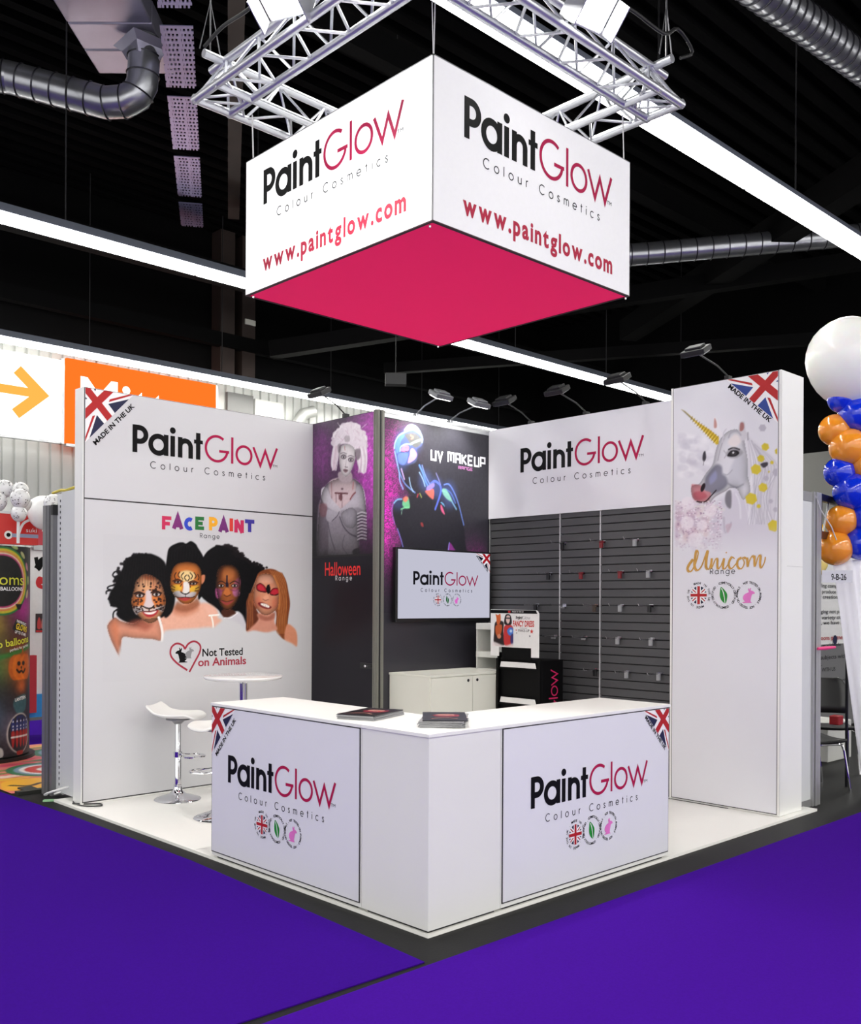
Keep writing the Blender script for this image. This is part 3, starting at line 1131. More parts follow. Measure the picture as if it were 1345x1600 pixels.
# ---- monitor
tv = thing('monitor', 'flat wall monitor showing the logo on the dark rear wall', 'monitor', (3.2, 3.12, 1.5))
MB().box(2.562, 3.112, 1.512, 3.846, 3.16, 2.207).build('casing', M('tv_black', (16, 16, 18), .3, noise=.02), tv, bevel=.004)
MB().box(2.9, 3.16, 1.65, 3.5, YD - .001, 2.05).build('wall_bracket', BLACK, tv)
scr = MB().box(2.585, 3.107, 1.548, 3.825, 3.114, 2.19).build('screen', emit('screen_grey', (168, 168, 182), 1.0), tv)
E_ = lambda n, c: emit('screen_' + n, c, 1.0)
p = PY(3.107)
logo(p, 2.765, 1.865, .122, 1.11, E_('black', (20, 20, 24)), E_('crimson', (128, 20, 60)), E_('slate', (74, 74, 84)), sub=False)
badges(p, [3.095, 3.225, 3.352], 1.724, .060, dict(ink=E_('black', (20, 20, 24)), blue=E_('navy', (30, 30, 70)), white=E_('pale', (200, 200, 206)), red=E_('red', (140, 20, 30)), leaf=E_('green', (20, 80, 40)), rabbit=E_('pink', (190, 90, 170))))
flag_corner(p, 3.825, 2.188, .205, True, E_('red', (140, 20, 30)), E_('navy2', (20, 20, 34)), E_('pale', (200, 200, 206)), E_('black', (20, 20, 24)), .19)
geo_text(p, 'Colour Cosmetics', 2.765 + .78 * .135, 1.800, 5.16 * .135, .031, .19, E_('slate', (74, 74, 84)))
p.build('picture', scr)
MB().lathe([(.005, 0), (.005, .003)], (3.22, 3.112, 1.530), 8, 0, (0, -1, 0)).build('brand_light', CHROME, tv)

# ---- low cabinet, white shelf box, black product stand
GW = M('cabinet_white', (226, 227, 216), .42, noise=.015, scale=5)
cb = thing('storage_cabinet', 'low white two-door cabinet in front of the dark rear wall', 'cabinet', (3.0, 2.9, .02))
MB().box(2.557, 2.655, .022, 3.62, 3.19, 1.03).build('body', GW, cb, bevel=.002)
MB().box(2.550, 2.640, 1.03, 3.63, 3.192, 1.05).build('top', GW, cb, bevel=.002)
for x0, x1, kx in ((2.562, 3.088, 3.03), (3.094, 3.615, 3.15)):
    dr = MB().box(x0, 2.636, .06, x1, 2.655, 1.024).build('door', GW, cb, bevel=.0015)
    MB().lathe([(.014, 0), (.014, .004), (.009, .006)], (kx, 2.636, .985), 14, 0, (0, -1, 0)).build('lock', M('lock_dark', (24, 24, 24), .3), dr)
sb = thing('shelf_box', 'small open white shelf box on the right end of cabinet', 'shelf', (3.6, 2.9, 1.05))
SG = M('shelf_white', (216, 217, 212), .45)
X0, X1, Y0, Y1 = 3.50, 3.86, 2.70, 2.98
MB().box(X0, Y1 - .012, 1.051, X1, Y1, 1.5).build('side_panel', SG, sb)
MB().box(X0, Y0, 1.051, X1, Y0 + .012, 1.5).build('side_panel', SG, sb)
MB().box(X1 - .012, Y0, 1.051, X1, Y1, 1.5).build('back_panel', M('shelf_back', (168, 169, 166), .5), sb)
for z in (1.17, 1.44):
    MB().box(X0 - .004, Y0, z, X1, Y1, z + .055).build('shelf', SG, sb)
MB().box(X0, Y0, 1.051, X1, Y1, 1.062).build('shelf', SG, sb)

BK = M('stand_black', (4, 4, 5), .5, noise=.03, spec=.15)
CW = M('header_card_white', (236, 236, 234), .4)
ps = thing('product_stand', 'black product stand with white header card by the slatwall', 'display stand', (3.57, 2.37, .02))
MB().box(3.43, 2.095, .022, 3.735, 2.628, 1.175).build('body', BK, ps, bevel=.004)
MB().box(3.40, 2.095, .022, 3.43, 2.125, 1.18).box(3.40, 2.600, .022, 3.43, 2.628, 1.18).build('front_rail', BK, ps)
for z in (1.105, .775, .45, .12):
    s_ = MB().box(3.40, 2.125, z - .025, 3.43, 2.600, z - .015).build('tray', BK, ps)
    MB().prism([(-2.575, z - .005), (-2.135, z - .005), (-2.15, z + .045), (-2.56, z + .045)], ((3.398, 0, 0), (0, -1, 0), (0, 0, 1), (-1, 0, 0)), 0, .004).build('price_strip', CW, s_)
HFR = ((3.395, 0, 0), (0, -1, 0), (0, 0, 1), (-1, 0, 0))
hd = MB().prism([(-2.69, 1.636), (-2.69, 1.20), (-2.585, 1.20), (-2.585, 1.285), (-2.19, 1.285), (-2.19, 1.20), (-2.10, 1.20), (-2.10, 1.60), (-2.115, 1.625), (-2.135, 1.632)][::-1], HFR, 0, .006).build('header_card', CW, ps)
MB().box(3.401, 2.2, 1.17, 3.41, 2.56, 1.60).build('header_support', BK, ps)
p = Print((3.389, 0, 0), (0, -1, 0))
p.poly([(-2.688, 1.600), (-2.118, 1.600), (-2.135, 1.630), (-2.688, 1.632)], INKB)
p.line([(-2.47, 1.615), (-2.44, 1.615)], .02, INKR, 1)
p.text('MADE IN THE UK', -2.42, 1.609, w=.14, h=.013, mat=INKW, layer=1)
logo(p, -2.375, 1.548, .027, .98, INKB, M('ink_pale_grey', (170, 170, 172), .45), INKT, sub=False)
FD = M('ink_fancy_red', (206, 46, 36), .45)
p.text('FANCY DRESS', -2.41, 1.482, w=.255, h=.052, mat=FD, off=.03)
p.text('Professional', -2.325, 1.463, w=.085, h=.008, mat=INKT)
p.text('MAKE-UP', -2.345, 1.432, w=.135, h=.024, mat=INKT)


def star(x, y, r, m):
    p.poly([(x + (r if i % 2 == 0 else r * .42) * math.sin(PI * i / 5), y + (r if i % 2 == 0 else r * .42) * math.cos(PI * i / 5)) for i in range(10)][::-1], m)


star(-2.183, 1.438, .023, FD)
star(-2.37, 1.447, .010, FD)
star(-2.205, 1.395, .011, INKN)
star(-2.365, 1.42, .008, INKN)
p.build('header_print', hd)
# word running up the side of the stand
p = Print((0, 2.095, 0), (0, 0, 1), (-1, 0, 0), (0, -1, 0))
logo(p, .305, -3.657, .122, .98, M('ink_side_white', (170, 170, 172), .45), M('ink_side_pink', (196, 30, 92), .45), INKW, sub=False)
p.build('side_print', ps)

# ---- hooks on the slatwall
HKW = M('hook_wire', (190, 190, 194), .25, .9)
TAGS = {'black': (16, 16, 18), 'red': (120, 26, 34), 'clear': (158, 160, 162), 'brown': (66, 54, 44), 'grey': (130, 130, 132)}
ROWS = [(2.262, 'top row', [(2.227, 'black'), (1.776, 'red'), (1.416, 'clear')]),
        (1.980, 'second row', [(2.396, 'black'), (2.007, 'red'), (1.571, 'red'), (1.275, 'clear')]),
        (1.678, 'third row', [(2.553, 'black'), (2.223, 'grey'), (1.851, 'brown'), (1.569, 'clear'), (1.260, 'black')]),
        (1.385, 'fourth row', [(2.329, 'grey'), (1.973, 'grey'), (1.595, 'clear'), (1.245, 'clear')]),
        (1.085, 'lowest row', [(1.840, 'black'), (1.497, 'clear'), (1.165, 'clear')])]
ORD = ['first', 'second', 'third', 'fourth', 'fifth']
for z, rname, items in ROWS:
    for k, (y, tagc) in enumerate(items):
        t = thing('display_hook', 'chrome hook with %s tag, %s from left in %s on slatwall' % (tagc, ORD[k], rname), 'hook', (XS, y, z), 'hooks on the slatwall')
        MB().box(XS - .008, y - .022, z - .012, XS - .001, y + .022, z + .012).build('back_plate', CHROME, t)
        MB().tube([(XS - .004, y, z), (XS - .20, y, z), (XS - .215, y, z + .02)], .0032, 6).tube([(XS - .004, y - .014, z + .008), (XS - .12, y - .014, z + .008)], .002, 5).build('prong', HKW, t)
        mt = M('hook_tag_' + tagc, TAGS[tagc], .35)
        if tagc == 'clear':
            MB().box(XS - .05, y - .015, z - .055, XS - .046, y + .015, z + .010).box(XS - .046, y - .015, z - .055, XS - .03, y - .012, z + .010).box(XS - .046, y + .012, z - .055, XS - .03, y + .015, z + .010).build('price_tag', mt, t)
        elif tagc == 'grey':
            MB().box(XS - .05, y - .022, z - .03, XS - .03, y + .022, z - .012).build('price_tag', mt, t, bevel=.003)
        else:
            MB().box(XS - .052, y - .016, z - .058, XS - .03, y + .016, z - .006).box(XS - .054, y - .019, z - .008, XS - .028, y + .019, z + .008).build('price_tag', mt, t, bevel=.003)

# ---- bar stools and table
STW = M('stool_white', (240, 240, 236), .3, coat=.2, noise=.01)


def bar_stool():
    t_ = thing('bar_stool', 'white bar stool in front of the left wall, fully visible', 'stool', (0, 0, 0), 'white bar stools')
    MB().lathe([(0, 0), (.19, 0), (.195, .004), (.188, .012), (.13, .03), (.07, .05), (.042, .075), (.034, .11), (.034, .125), (.02, .13)], n=40).build('base', CHROME, t_, smooth=True)
    MB().lathe([(.028, .1), (.028, .40), (.024, .405), (.024, .68)], n=24).build('column', CHROME, t_, smooth=True)
    MB().lathe([(.03, .64), (.055, .665), (.10, .675), (.10, .685), (.0, .685)], n=20).build('seat_plate', M('stool_plate', (150, 150, 152), .4, .6), t_, smooth=True)
    ring = [(.03, 0, .385), (.07, .05, .375)] + [(.13 + .10 * math.cos(a), .10 * math.sin(a), .37) for a in [math.radians(d_) for d_ in range(110, -111, -20)]] + [(.07, -.05, .375), (.03, 0, .385)]
    MB().tube(ring, .009, 8).lathe([(.036, .36), (.036, .405)], n=20).build('footrest', CHROME, t_, smooth=True)
    MB().tube([(-.02, .04, .66), (-.03, .09, .64), (-.035, .13, .56)], .006, 8).build('height_lever', CHROME, t_, smooth=True)
    # shell seat: rolled front, raised back lip
    prof = [(-.215, .105), (-.205, .085), (-.175, .050), (-.13, .022), (-.07, .008), (0, .004), (.08, .006), (.14, .012), (.185, .010), (.21, -.008)]
    vs, fs = [], []
    NY = 12
    for i, (f, h) in enumerate(prof):
        for k in range(NY + 1):
            s_ = -1 + 2 * k / NY
            w = .205 - (.03 if i in (0, len(prof) - 1) else .008 if i in (1, len(prof) - 2) else 0)
            vs.append((f - .012 * (abs(s_) ** 3) * (-1 if i < 3 else 1), s_ * w, .70 + h + .035 * abs(s_) ** 2.5 * (1 if 1 < i < 8 else .4)))
    for i in range(len(prof) - 1):
        for k in range(NY):
            fs.append((i * (NY + 1) + k, (i + 1) * (NY + 1) + k, (i + 1) * (NY + 1) + k + 1, i * (NY + 1) + k + 1))
    st = MB().add(vs, fs).build('seat', STW, t_, smooth=True, angle=80)
    so = st.modifiers.new('shell', 'SOLIDIFY')
    so.thickness = .02
    ss = st.modifiers.new('round', 'SUBSURF')
    ss.levels = ss.render_levels = 1
    return t_


s1 = bar_stool()
s1.location = (.768, 3.865, .02)
s1.rotation_euler = (0, 0, math.radians(-48))
copy_tree(s1, None, (.655, 3.03, .02), math.radians(172), 'white bar stool half hidden behind the left counter end')
tb = thing('bar_table', 'round white high table on a chrome column behind counter', 'table', (1.077, 3.35, .02))
MB().lathe([(0, 1.062), (.29, 1.062), (.315, 1.07), (.325, 1.082), (.322, 1.092), (.31, 1.096), (0, 1.096)], (1.077, 3.35, -.011), 48).build('tabletop', M('table_white', (242, 242, 240), .12, coat=.4, noise=.01), tb, smooth=True)
MB().lathe([(.034, .06), (.034, 1.03), (.06, 1.05), (.09, 1.062)], (1.077, 3.35, -.011), 24).build('column', CHROME, tb, smooth=True)
MB().lathe([(0, .02), (.22, .02), (.225, .026), (.16, .045), (.06, .07), (.036, .1)], (1.077, 3.35, -.011), 40).build('base', CHROME, tb, smooth=True)

# ---- arm spotlights along the wall tops
LH = M('lamp_grey', (120, 122, 126), .35, .6)
LHD = M('lamp_dark', (30, 30, 32), .4, .3)
LENS_ON = emit('lamp_lens_on', (255, 252, 246), 9)
LENS_OFF = M('lamp_lens_off', (96, 98, 102), .15, .4)


def arm_spot(base, head, label, on, face):
    """head box leaning out from the wall top, lens down towards the wall"""
    t_ = thing('arm_spotlight', label, 'spotlight', base, 'arm spotlights on the wall tops')
    b, h = Vector(base), Vector(head)
    out = Vector(face)
    sd = out.cross(Vector((0, 0, 1)))
    m_ = LH if on else LHD
    MB().obox(b + Vector((0, 0, .012)) - out * .02, sd * .02, out * .03, Vector((0, 0, .02))).build('clamp', m_, t_, bevel=.003)
    mid = b.lerp(h, .32) + Vector((0, 0, .045))
    MB().tube([b, b + Vector((0, 0, .035)), mid, h - out * .04], .0065, 8).build('arm', m_, t_, smooth=True)
    dn = (Vector((0, 0, -1)) - out * .55).normalized()
    fo = sd.cross(dn).normalized()
    hb = MB()
    hb.obox(h - dn * .02, sd * .105, fo * .065, dn * .022)
    hb.obox(h - dn * .05, sd * .07, fo * .045, dn * .012)
    hd_ = hb.build('lamp_head', m_, t_, bevel=.006)
    MB().obox(h + dn * .004, sd * .09, fo * .05, dn * .004).build('lens', LENS_ON if on else LENS_OFF, hd_)
    if on:
        lamp_spot('lamp_light', h + dn * .03, h + dn * 1.0 - out * .12, ARM_POWER, 96, .9, .05, parent=t_)
    return t_


arm_spot((2.905, YD + .01, 3.46), (2.90, 2.89, 3.60), 'lit arm spotlight, left one above the neon figure wall', True, (0, -1, 0))
arm_spot((3.362, YD + .01, 3.46), (3.36, 2.84, 3.585), 'lit arm spotlight, right one above the neon figure wall', True, (0, -1, 0))
arm_spot((XS, 2.666, 3.455), (3.55, 2.666, 3.61), 'dark arm spotlight above the fascia, nearest the rear corner', False, (-1, 0, 0))
arm_spot((XS, 1.997, 3.455), (3.51, 1.997, 3.60), 'dark arm spotlight in the middle above the fascia board', False, (-1, 0, 0))
arm_spot((XS, 1.346, 3.455), (3.513, 1.346, 3.60), 'dark arm spotlight above the fascia next to the column', False, (-1, 0, 0))
arm_spot((XC + .02, .541, 3.548), (3.43, .541, 3.675), 'dark arm spotlight on top of the unicorn column', False, (-1, 0, 0))
arm_spot((XD + .01, 3.70, 3.46), (2.05, 3.60, 3.60), 'arm spotlight over the pale haired figure door wall', False, (-1, 0, 0))

# ---- hanging sign
SX0, SX1, SY0, SY1, SZ0, SZ1 = .339, 2.232, .3465, 2.213, 3.814, 4.742
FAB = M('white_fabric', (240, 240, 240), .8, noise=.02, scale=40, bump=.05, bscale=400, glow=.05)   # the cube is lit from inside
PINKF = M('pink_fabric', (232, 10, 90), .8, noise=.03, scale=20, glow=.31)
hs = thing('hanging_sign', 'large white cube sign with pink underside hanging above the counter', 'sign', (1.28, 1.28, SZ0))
fl_ = MB().box(SX0, SY0 + .008, SZ0 + .006, SX0 + .012, SY1 - .008, SZ1 - .006).build('left_panel', M('white_fabric_flood_glow', (244, 244, 244), .8, noise=.02, scale=40, glow=.42), hs)  # stronger glow stands in for floodlight falling on this face
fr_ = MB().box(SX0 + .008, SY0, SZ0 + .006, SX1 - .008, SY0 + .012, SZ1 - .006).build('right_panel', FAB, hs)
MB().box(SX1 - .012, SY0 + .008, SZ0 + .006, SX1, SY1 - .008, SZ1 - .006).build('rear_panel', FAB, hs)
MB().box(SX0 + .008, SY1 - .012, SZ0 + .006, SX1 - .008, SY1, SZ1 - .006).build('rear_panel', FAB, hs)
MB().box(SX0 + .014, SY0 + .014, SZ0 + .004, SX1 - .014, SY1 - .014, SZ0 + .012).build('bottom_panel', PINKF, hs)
MB().box(SX0 + .014, SY0 + .014, SZ0 + .014, SX1 - .014, SY1 - .014, SZ0 + .022).build('glow_blocker', M('glow_blocker_white', (225, 225, 225), .7), hs)  # added unseen sheet, keeps the pink glow off the truss above
mb = MB()
for x in (SX0 + .001, SX1 - .009):
    for y in (SY0 + .001, SY1 - .009):
        mb.box(x, y, SZ0, x + .008, y + .008, SZ1)
for z0, z1 in ((SZ0 + .006, SZ0 + .0065), (SZ1 - .006, SZ1)):
    mb.box(SX0, SY0, z0, SX1, SY0 + .014, z1).box(SX0, SY1 - .014, z0, SX1, SY1, z1).box(SX0, SY0, z0, SX0 + .014, SY1, z1).box(SX1 - .014, SY0, z0, SX1, SY1, z1)
mb.build('frame', M('sign_frame', (130, 130, 132), .35, .7), hs)
MB().box(SX0, SY0, SZ0, SX1, SY0 + .022, SZ0 + .006).box(SX0, SY1 - .014, SZ0, SX1, SY1, SZ0 + .006).box(SX0, SY0 + .022, SZ0, SX0 + .022, SY1 - .014, SZ0 + .006).box(SX1 - .014, SY0 + .022, SZ0, SX1, SY1 - .014, SZ0 + .006).build('bottom_frame_shade', M('sign_gap_shade', (52, 14, 24), .6), hs)  # lower frame bars, dark colour paints the shadow gap round the underside
for x, y in ((SX0 + .03, SY0 + .05), (SX1 - .02, SY0 + .02), (SX0 + .03, SY1 - .06), (SX1 - .05, SY1 - .03)):
    MB().lathe([(.006, 0), (.008, .01), (.006, .018)], (x, y, SZ0 - .018), 8).build('screw', CHROME, hs)
p = PX(SX0)
logo(p, -2.003, 4.382, .226, .955, INKB, INKP, INKT)
p.build('logo_print', fl_)
p = PX(SX0)
p.text('www.paintglow.com', -1.998, 3.935, w=1.435, h=.118, mat=M('ink_url_red', (176, 20, 58), .7), off=.034, track=.045)
p.build('address_lettering', fl_)
p = PY(SY0)
logo(p, .578, 4.362, .232, .945, INKB, INKP, INKT)
p.build('logo_print', fr_)
p = PY(SY0)
p.text('www.paintglow.com', .580, 3.922, w=1.445, h=.118, mat=M('ink_url_red', (176, 20, 58), .7), off=.034, track=.045)
p.build('address_lettering', fr_)
for (x, y, dx, dy) in ((SX0 + .02, SY1 - .06, -.02, .0), (SX0 + .015, SY0 + .015, 0, 0), (SX1 - .05, SY0 + .02, -.03, 0), (SX1 - .05, SY1 - .05, 0, 0)):
    MB().tube([(x - .012, y, 5.054), (x, y, SZ1 - .003)], .0035, 6).tube([(x + dx + .012, y + dy, 5.054), (x + .004, y, SZ1 - .003)], .0035, 6).build('rope', M('white_rope', (200, 200, 200), .7), hs)

# ---- truss ring
TZ0, TZ1 = 5.08, 5.37
OX0, OX1, OY0, OY1 = -.01, 2.37, .04, 2.29
IX0, IX1, IY0, IY1 = .26, 2.10, .31, 2.02
tr = thing('truss_ring', 'square aluminium truss ring above the hanging sign', 'truss', (1.2, 1.2, TZ0))
RT = .028


def truss_side(a, b, inn, n):
    """triangular truss: two lower chords (outer, inner) and one upper chord; a,b: ends of the outer chord in plan"""
    a, b, inn = Vector((*a, TZ0)), Vector((*b, TZ0)), Vector((*inn, 0))
    top = inn / 2 + Vector((0, 0, TZ1 - TZ0 - .04))
    so_ = None
    for off in (Vector((0, 0, 0)), inn, top):
        o_ = MB().tube([a + off, b + off], RT, 14).build('main_tube', STEELW, tr, smooth=True)
        so_ = so_ or o_
    br = MB()
    for i in range(n):
        P0, P1, Pm = a.lerp(b, i / n), a.lerp(b, (i + 1) / n), a.lerp(b, (i + .5) / n)
        for off in (Vector((0, 0, 0)), inn):
            br.tube([P0 + off, Pm + top], .0095, 6)
            br.tube([Pm + top, P1 + off], .0095, 6)
        br.tube([P0, Pm + inn], .0095, 6)
        br.tube([Pm + inn, P1], .0095, 6)
    br.tube([b, b + inn], .0095, 6)
    o_ = br.build('lattice', STEELW, so_, smooth=True)
    o_['kind'] = 'stuff'


truss_side((OX0, OY0 - .02), (OX0, OY1 + .02), (.27, 0), 6)
truss_side((OX0 - .02, OY0), (OX1 + .02, OY0), (0, .27), 6)
truss_side((OX0 - .02, OY1), (OX1 + .02, OY1), (0, -.27), 6)
truss_side((OX1, OY0 - .02), (OX1, OY1 + .02), (-.27, 0), 6)
for x, y in ((OX0 + .05, OY1 - .1), (OX1 - .1, OY0 + .05), (OX0 + .05, OY0 + .1)):
    mb = MB().tube([(x, y, TZ1), (x, y, 10.118)], .006, 6)
    mb.tube([(x - .08, y, TZ1), (x, y, TZ1 + .35), (x + .08, y, TZ1)], .005, 6)
    mb.build('suspension_cable', M('steel_cable', (110, 110, 114), .4, .8), tr)


def floodlight(c, aim, label, power=1.0):
    t_ = thing('floodlight', label, 'floodlight', c, 'floodlights on the truss')
    c = Vector(c)
    d_ = Vector(aim).normalized()
    sd = d_.cross(Vector((0, 0, 1))).normalized()
    u_ = sd.cross(d_)
    FL = M('flood_body', (196, 198, 202), .35, .6)
    bo = MB()
    bo.obox(c - d_ * .05, sd * .14, u_ * .11, d_ * .045)
    bo.obox(c - d_ * .12, sd * .10, u_ * .08, d_ * .03)
    bo.build('body', FL, t_, bevel=.01)
    MB().obox(c + d_ * -.002, sd * .12, u_ * .09, d_ * .004).build('lens', emit('flood_lens', (255, 253, 250), 30), t_)
    MB().tube([c - d_ * .05 + sd * .15, c - d_ * .05 + sd * .16 + Vector((0, 0, .10)), c - d_ * .12 + sd * .10 + Vector((0, 0, .2)), c - d_ * .12 - sd * .10 + Vector((0, 0, .2)), c - d_ * .05 - sd * .16 + Vector((0, 0, .10)), c - d_ * .05 - sd * .15], .012, 8).build('yoke', FL, t_, smooth=True)
    for k in (-1, 1):
        MB().obox(c + d_ * .05 + sd * k * .15, sd * .004, u_ * .10, d_ * .06).build('barn_door', FL, t_)
    MB().tube([c - d_ * .12 + Vector((0, 0, .2)), Vector((c.x, c.y, TZ1 + .05))], .012, 8).build('clamp', FL, t_)
    lamp_spot('flood_light', c + d_ * .06, c + d_ * 2, FLOOD_POWER * power, 130, .7, .1, parent=t_)
    return t_


floodlight((-.14, 1.10, 5.16), (-.35, -.15, -.75), 'blazing floodlight on the left side of the truss ring', 1.7)
floodlight((1.20, -.10, 5.16), (-.10, -.60, -.65), 'blazing floodlight on the right side of the truss ring')
for (pts_, lb) in (([(.0, 2.2, 5.4), (.02, 2.0, 5.46), (.0, 1.7, 5.42), (.02, 1.4, 5.45)], 'black cable lying along the left truss side'),
                   ([(1.5, .02, 5.42), (1.8, .03, 5.46), (2.1, .0, 5.43), (2.3, .02, 5.55), (2.45, .0, 5.45), (2.35, .03, 5.38)], 'black cable looping over the right truss corner')):
    tag(MB().tube([(*spline([(a[0], a[2]) for a in pts_], n=4)[i], 0) and (spline([(a[0], a[2]) for a in pts_], n=4)[i][0], spline([(a[1], a[2]) for a in pts_], n=4)[i][0], spline([(a[0], a[2]) for a in pts_], n=4)[i][1]) for i in range(4 * (len(pts_) - 1) + 1)], .012, 8).build('power_cable', BLACK, None, smooth=True), lb, 'cable')
# ================================================================== painted prints (ink colours computed point by point on a fine sheet)
class Sheet:
    """a print drawn by hand: shapes are given in sketch units, Hm carries them to metres on the panel"""

    def __init__(s, u0, u1, v0, v1, step, base, Hm=None):
        s.nu = int((u1 - u0) / step) + 1
        s.nv = int((v1 - v0) / step) + 1
        s.u = np.linspace(u0, u1, s.nu)
        s.v = np.linspace(v0, v1, s.nv)
        s.UU, s.VV = np.meshgrid(s.u, s.v)
        s.c = np.zeros((s.nv, s.nu, 3))
        s.c[:] = base
        s.H = Hm
        s.step = step
        s.rng = np.random.default_rng(3)

    def tr(s, pts):
        if s.H is None:
            return np.array(pts, float)
        h = s.H
        P = np.array(pts, float)
        d = h[6] * P[:, 0] + h[7] * P[:, 1] + 1
        return np.stack([(h[0] * P[:, 0] + h[1] * P[:, 1] + h[2]) / d, (h[3] * P[:, 0] + h[4] * P[:, 1] + h[5]) / d], 1)

    def win(s, P, pad):
        i0 = max(0, int(np.searchsorted(s.u, P[:, 0].min() - pad)) - 1)
        i1 = min(s.nu, int(np.searchsorted(s.u, P[:, 0].max() + pad)) + 1)
        j0 = max(0, int(np.searchsorted(s.v, P[:, 1].min() - pad)) - 1)
        j1 = min(s.nv, int(np.searchsorted(s.v, P[:, 1].max() + pad)) + 1)
        return (i0, i1, j0, j1) if i1 > i0 and j1 > j0 else None

    @staticmethod
    def segd(X, Y, a, b):
        d = b - a
        L = float(d @ d) + 1e-12
        t = np.clip(((X - a[0]) * d[0] + (Y - a[1]) * d[1]) / L, 0, 1)
        return np.hypot(X - a[0] - t * d[0], Y - a[1] - t * d[1])

    def mix(s, w, a, col):
        i0, i1, j0, j1 = w
        a = a[..., None]
        col = np.asarray(col, float) if np.ndim(col) > 1 else np.array(col, float)
        s.c[j0:j1, i0:i1] = s.c[j0:j1, i0:i1] * (1 - a) + col * a

    def fill(s, pts, col, soft=.004, al=1.0, curve=True):
        P = s.tr(spline(list(pts), True, 5) if curve else pts)
        w = s.win(P, soft * 2)
        if not w:
            return
        i0, i1, j0, j1 = w
        X, Y = s.UU[j0:j1, i0:i1], s.VV[j0:j1, i0:i1]
        ins = np.zeros(X.shape, bool)
        D = np.full(X.shape, 1e9)
        n = len(P)
        for k in range(n):
            a, b = P[k], P[(k + 1) % n]
            D = np.minimum(D, s.segd(X, Y, a, b))
            if a[1] != b[1]:
                cond = ((a[1] > Y) != (b[1] > Y)) & (X < (b[0] - a[0]) * (Y - a[1]) / (b[1] - a[1]) + a[0])
                ins ^= cond
        sd = np.where(ins, D, -D)
        t = np.clip(sd / (2 * soft) + .5, 0, 1)
        s.mix(w, al * t * t * (3 - 2 * t), col)

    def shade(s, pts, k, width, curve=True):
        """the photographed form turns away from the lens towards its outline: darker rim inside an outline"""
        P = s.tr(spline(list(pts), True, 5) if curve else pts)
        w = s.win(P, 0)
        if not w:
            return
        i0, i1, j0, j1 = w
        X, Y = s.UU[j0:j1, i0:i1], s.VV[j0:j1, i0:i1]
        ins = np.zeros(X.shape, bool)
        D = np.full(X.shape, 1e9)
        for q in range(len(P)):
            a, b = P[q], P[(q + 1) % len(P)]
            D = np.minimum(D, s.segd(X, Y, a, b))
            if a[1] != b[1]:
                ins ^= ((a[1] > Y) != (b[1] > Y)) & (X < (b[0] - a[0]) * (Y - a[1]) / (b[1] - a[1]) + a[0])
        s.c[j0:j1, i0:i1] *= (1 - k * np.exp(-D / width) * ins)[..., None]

    def stroke(s, pts, wd, col, soft=.003, al=1.0, curve=True, taper=False):
        P = s.tr(spline(list(pts), False, 5) if curve and len(pts) > 2 else pts)
        w = s.win(P, wd + soft * 2)
        if not w:
            return
        i0, i1, j0, j1 = w
        X, Y = s.UU[j0:j1, i0:i1], s.VV[j0:j1, i0:i1]
        best = np.full(X.shape, -1e9)
        n = len(P) - 1
        for k in range(n):
            ww = wd / 2 * (1 - .75 * k / max(1, n) if taper else 1)
            best = np.maximum(best, ww - s.segd(X, Y, P[k], P[k + 1]))
        t = np.clip(best / (2 * soft) + .5, 0, 1)
        s.mix(w, al * t * t * (3 - 2 * t), col)

    def ell(s, x, y, rx, ry, col, soft=.004, al=1.0, rot=0):
        c, q = math.cos(math.radians(rot)), math.sin(math.radians(rot))
        s.fill([(x + rx * math.cos(a) * c - ry * math.sin(a) * q, y + rx * math.cos(a) * q + ry * math.sin(a) * c) for a in [2 * PI * k / 14 for k in range(14)]], col, soft, al)

    def noise(s, amt, cell=4, mask=None):
        n = s.rng.random((s.nv // cell + 2, s.nu // cell + 2))
        y = np.arange(s.nv) / cell
        x = np.arange(s.nu) / cell
        yi, xi = y.astype(int), x.astype(int)
        fy, fx = (y - yi)[:, None], (x - xi)[None]
        N = (n[yi][:, xi] * (1 - fx) + n[yi][:, xi + 1] * fx) * (1 - fy) + (n[yi + 1][:, xi] * (1 - fx) + n[yi + 1][:, xi + 1] * fx) * fy
        return (N - .5) * amt

    def build(s, name, parent, place, mat):
        """place(u,v) arrays -> x,y,z arrays"""
        X, Y, Z = place(s.UU.ravel(), s.VV.ravel())
        o_ = ORG.get(parent, Vector((0, 0, 0)))
        n = s.nu * s.nv
        co = np.stack([X - o_.x, Y - o_.y, Z - o_.z], 1).astype(np.float32)
        j, i = np.meshgrid(np.arange(s.nv - 1), np.arange(s.nu - 1), indexing='ij')
        a = (j * s.nu + i).ravel()
        q = np.stack([a, a + 1, a + 1 + s.nu, a + s.nu], 1).astype(np.int32)
        me = bpy.data.meshes.new(name)
        me.vertices.add(n)
        me.vertices.foreach_set('co', co.ravel())
        me.loops.add(q.size)
        me.loops.foreach_set('vertex_index', q.ravel())
        me.polygons.add(len(q))
        me.polygons.foreach_set('loop_start', np.arange(0, q.size, 4, dtype=np.int32))
        me.polygons.foreach_set('loop_total', np.full(len(q), 4, dtype=np.int32))
        me.update(calc_edges=True)
        at = me.color_attributes.new('ink', 'FLOAT_COLOR', 'POINT')
        rgba = np.ones((n, 4), np.float32)
        rgba[:, :3] = lin(np.clip(s.c.reshape(-1, 3), 0, 255))
        at.data.foreach_set('color', rgba.ravel())
        me.materials.append(mat)
        ob = bpy.data.objects.new(name, me)
        COL.objects.link(ob)
        if parent:
            ob.parent = parent
        ORG[ob] = o_
        return ob


PAPER = (226, 226, 232)
PAPERW = (205, 205, 207)
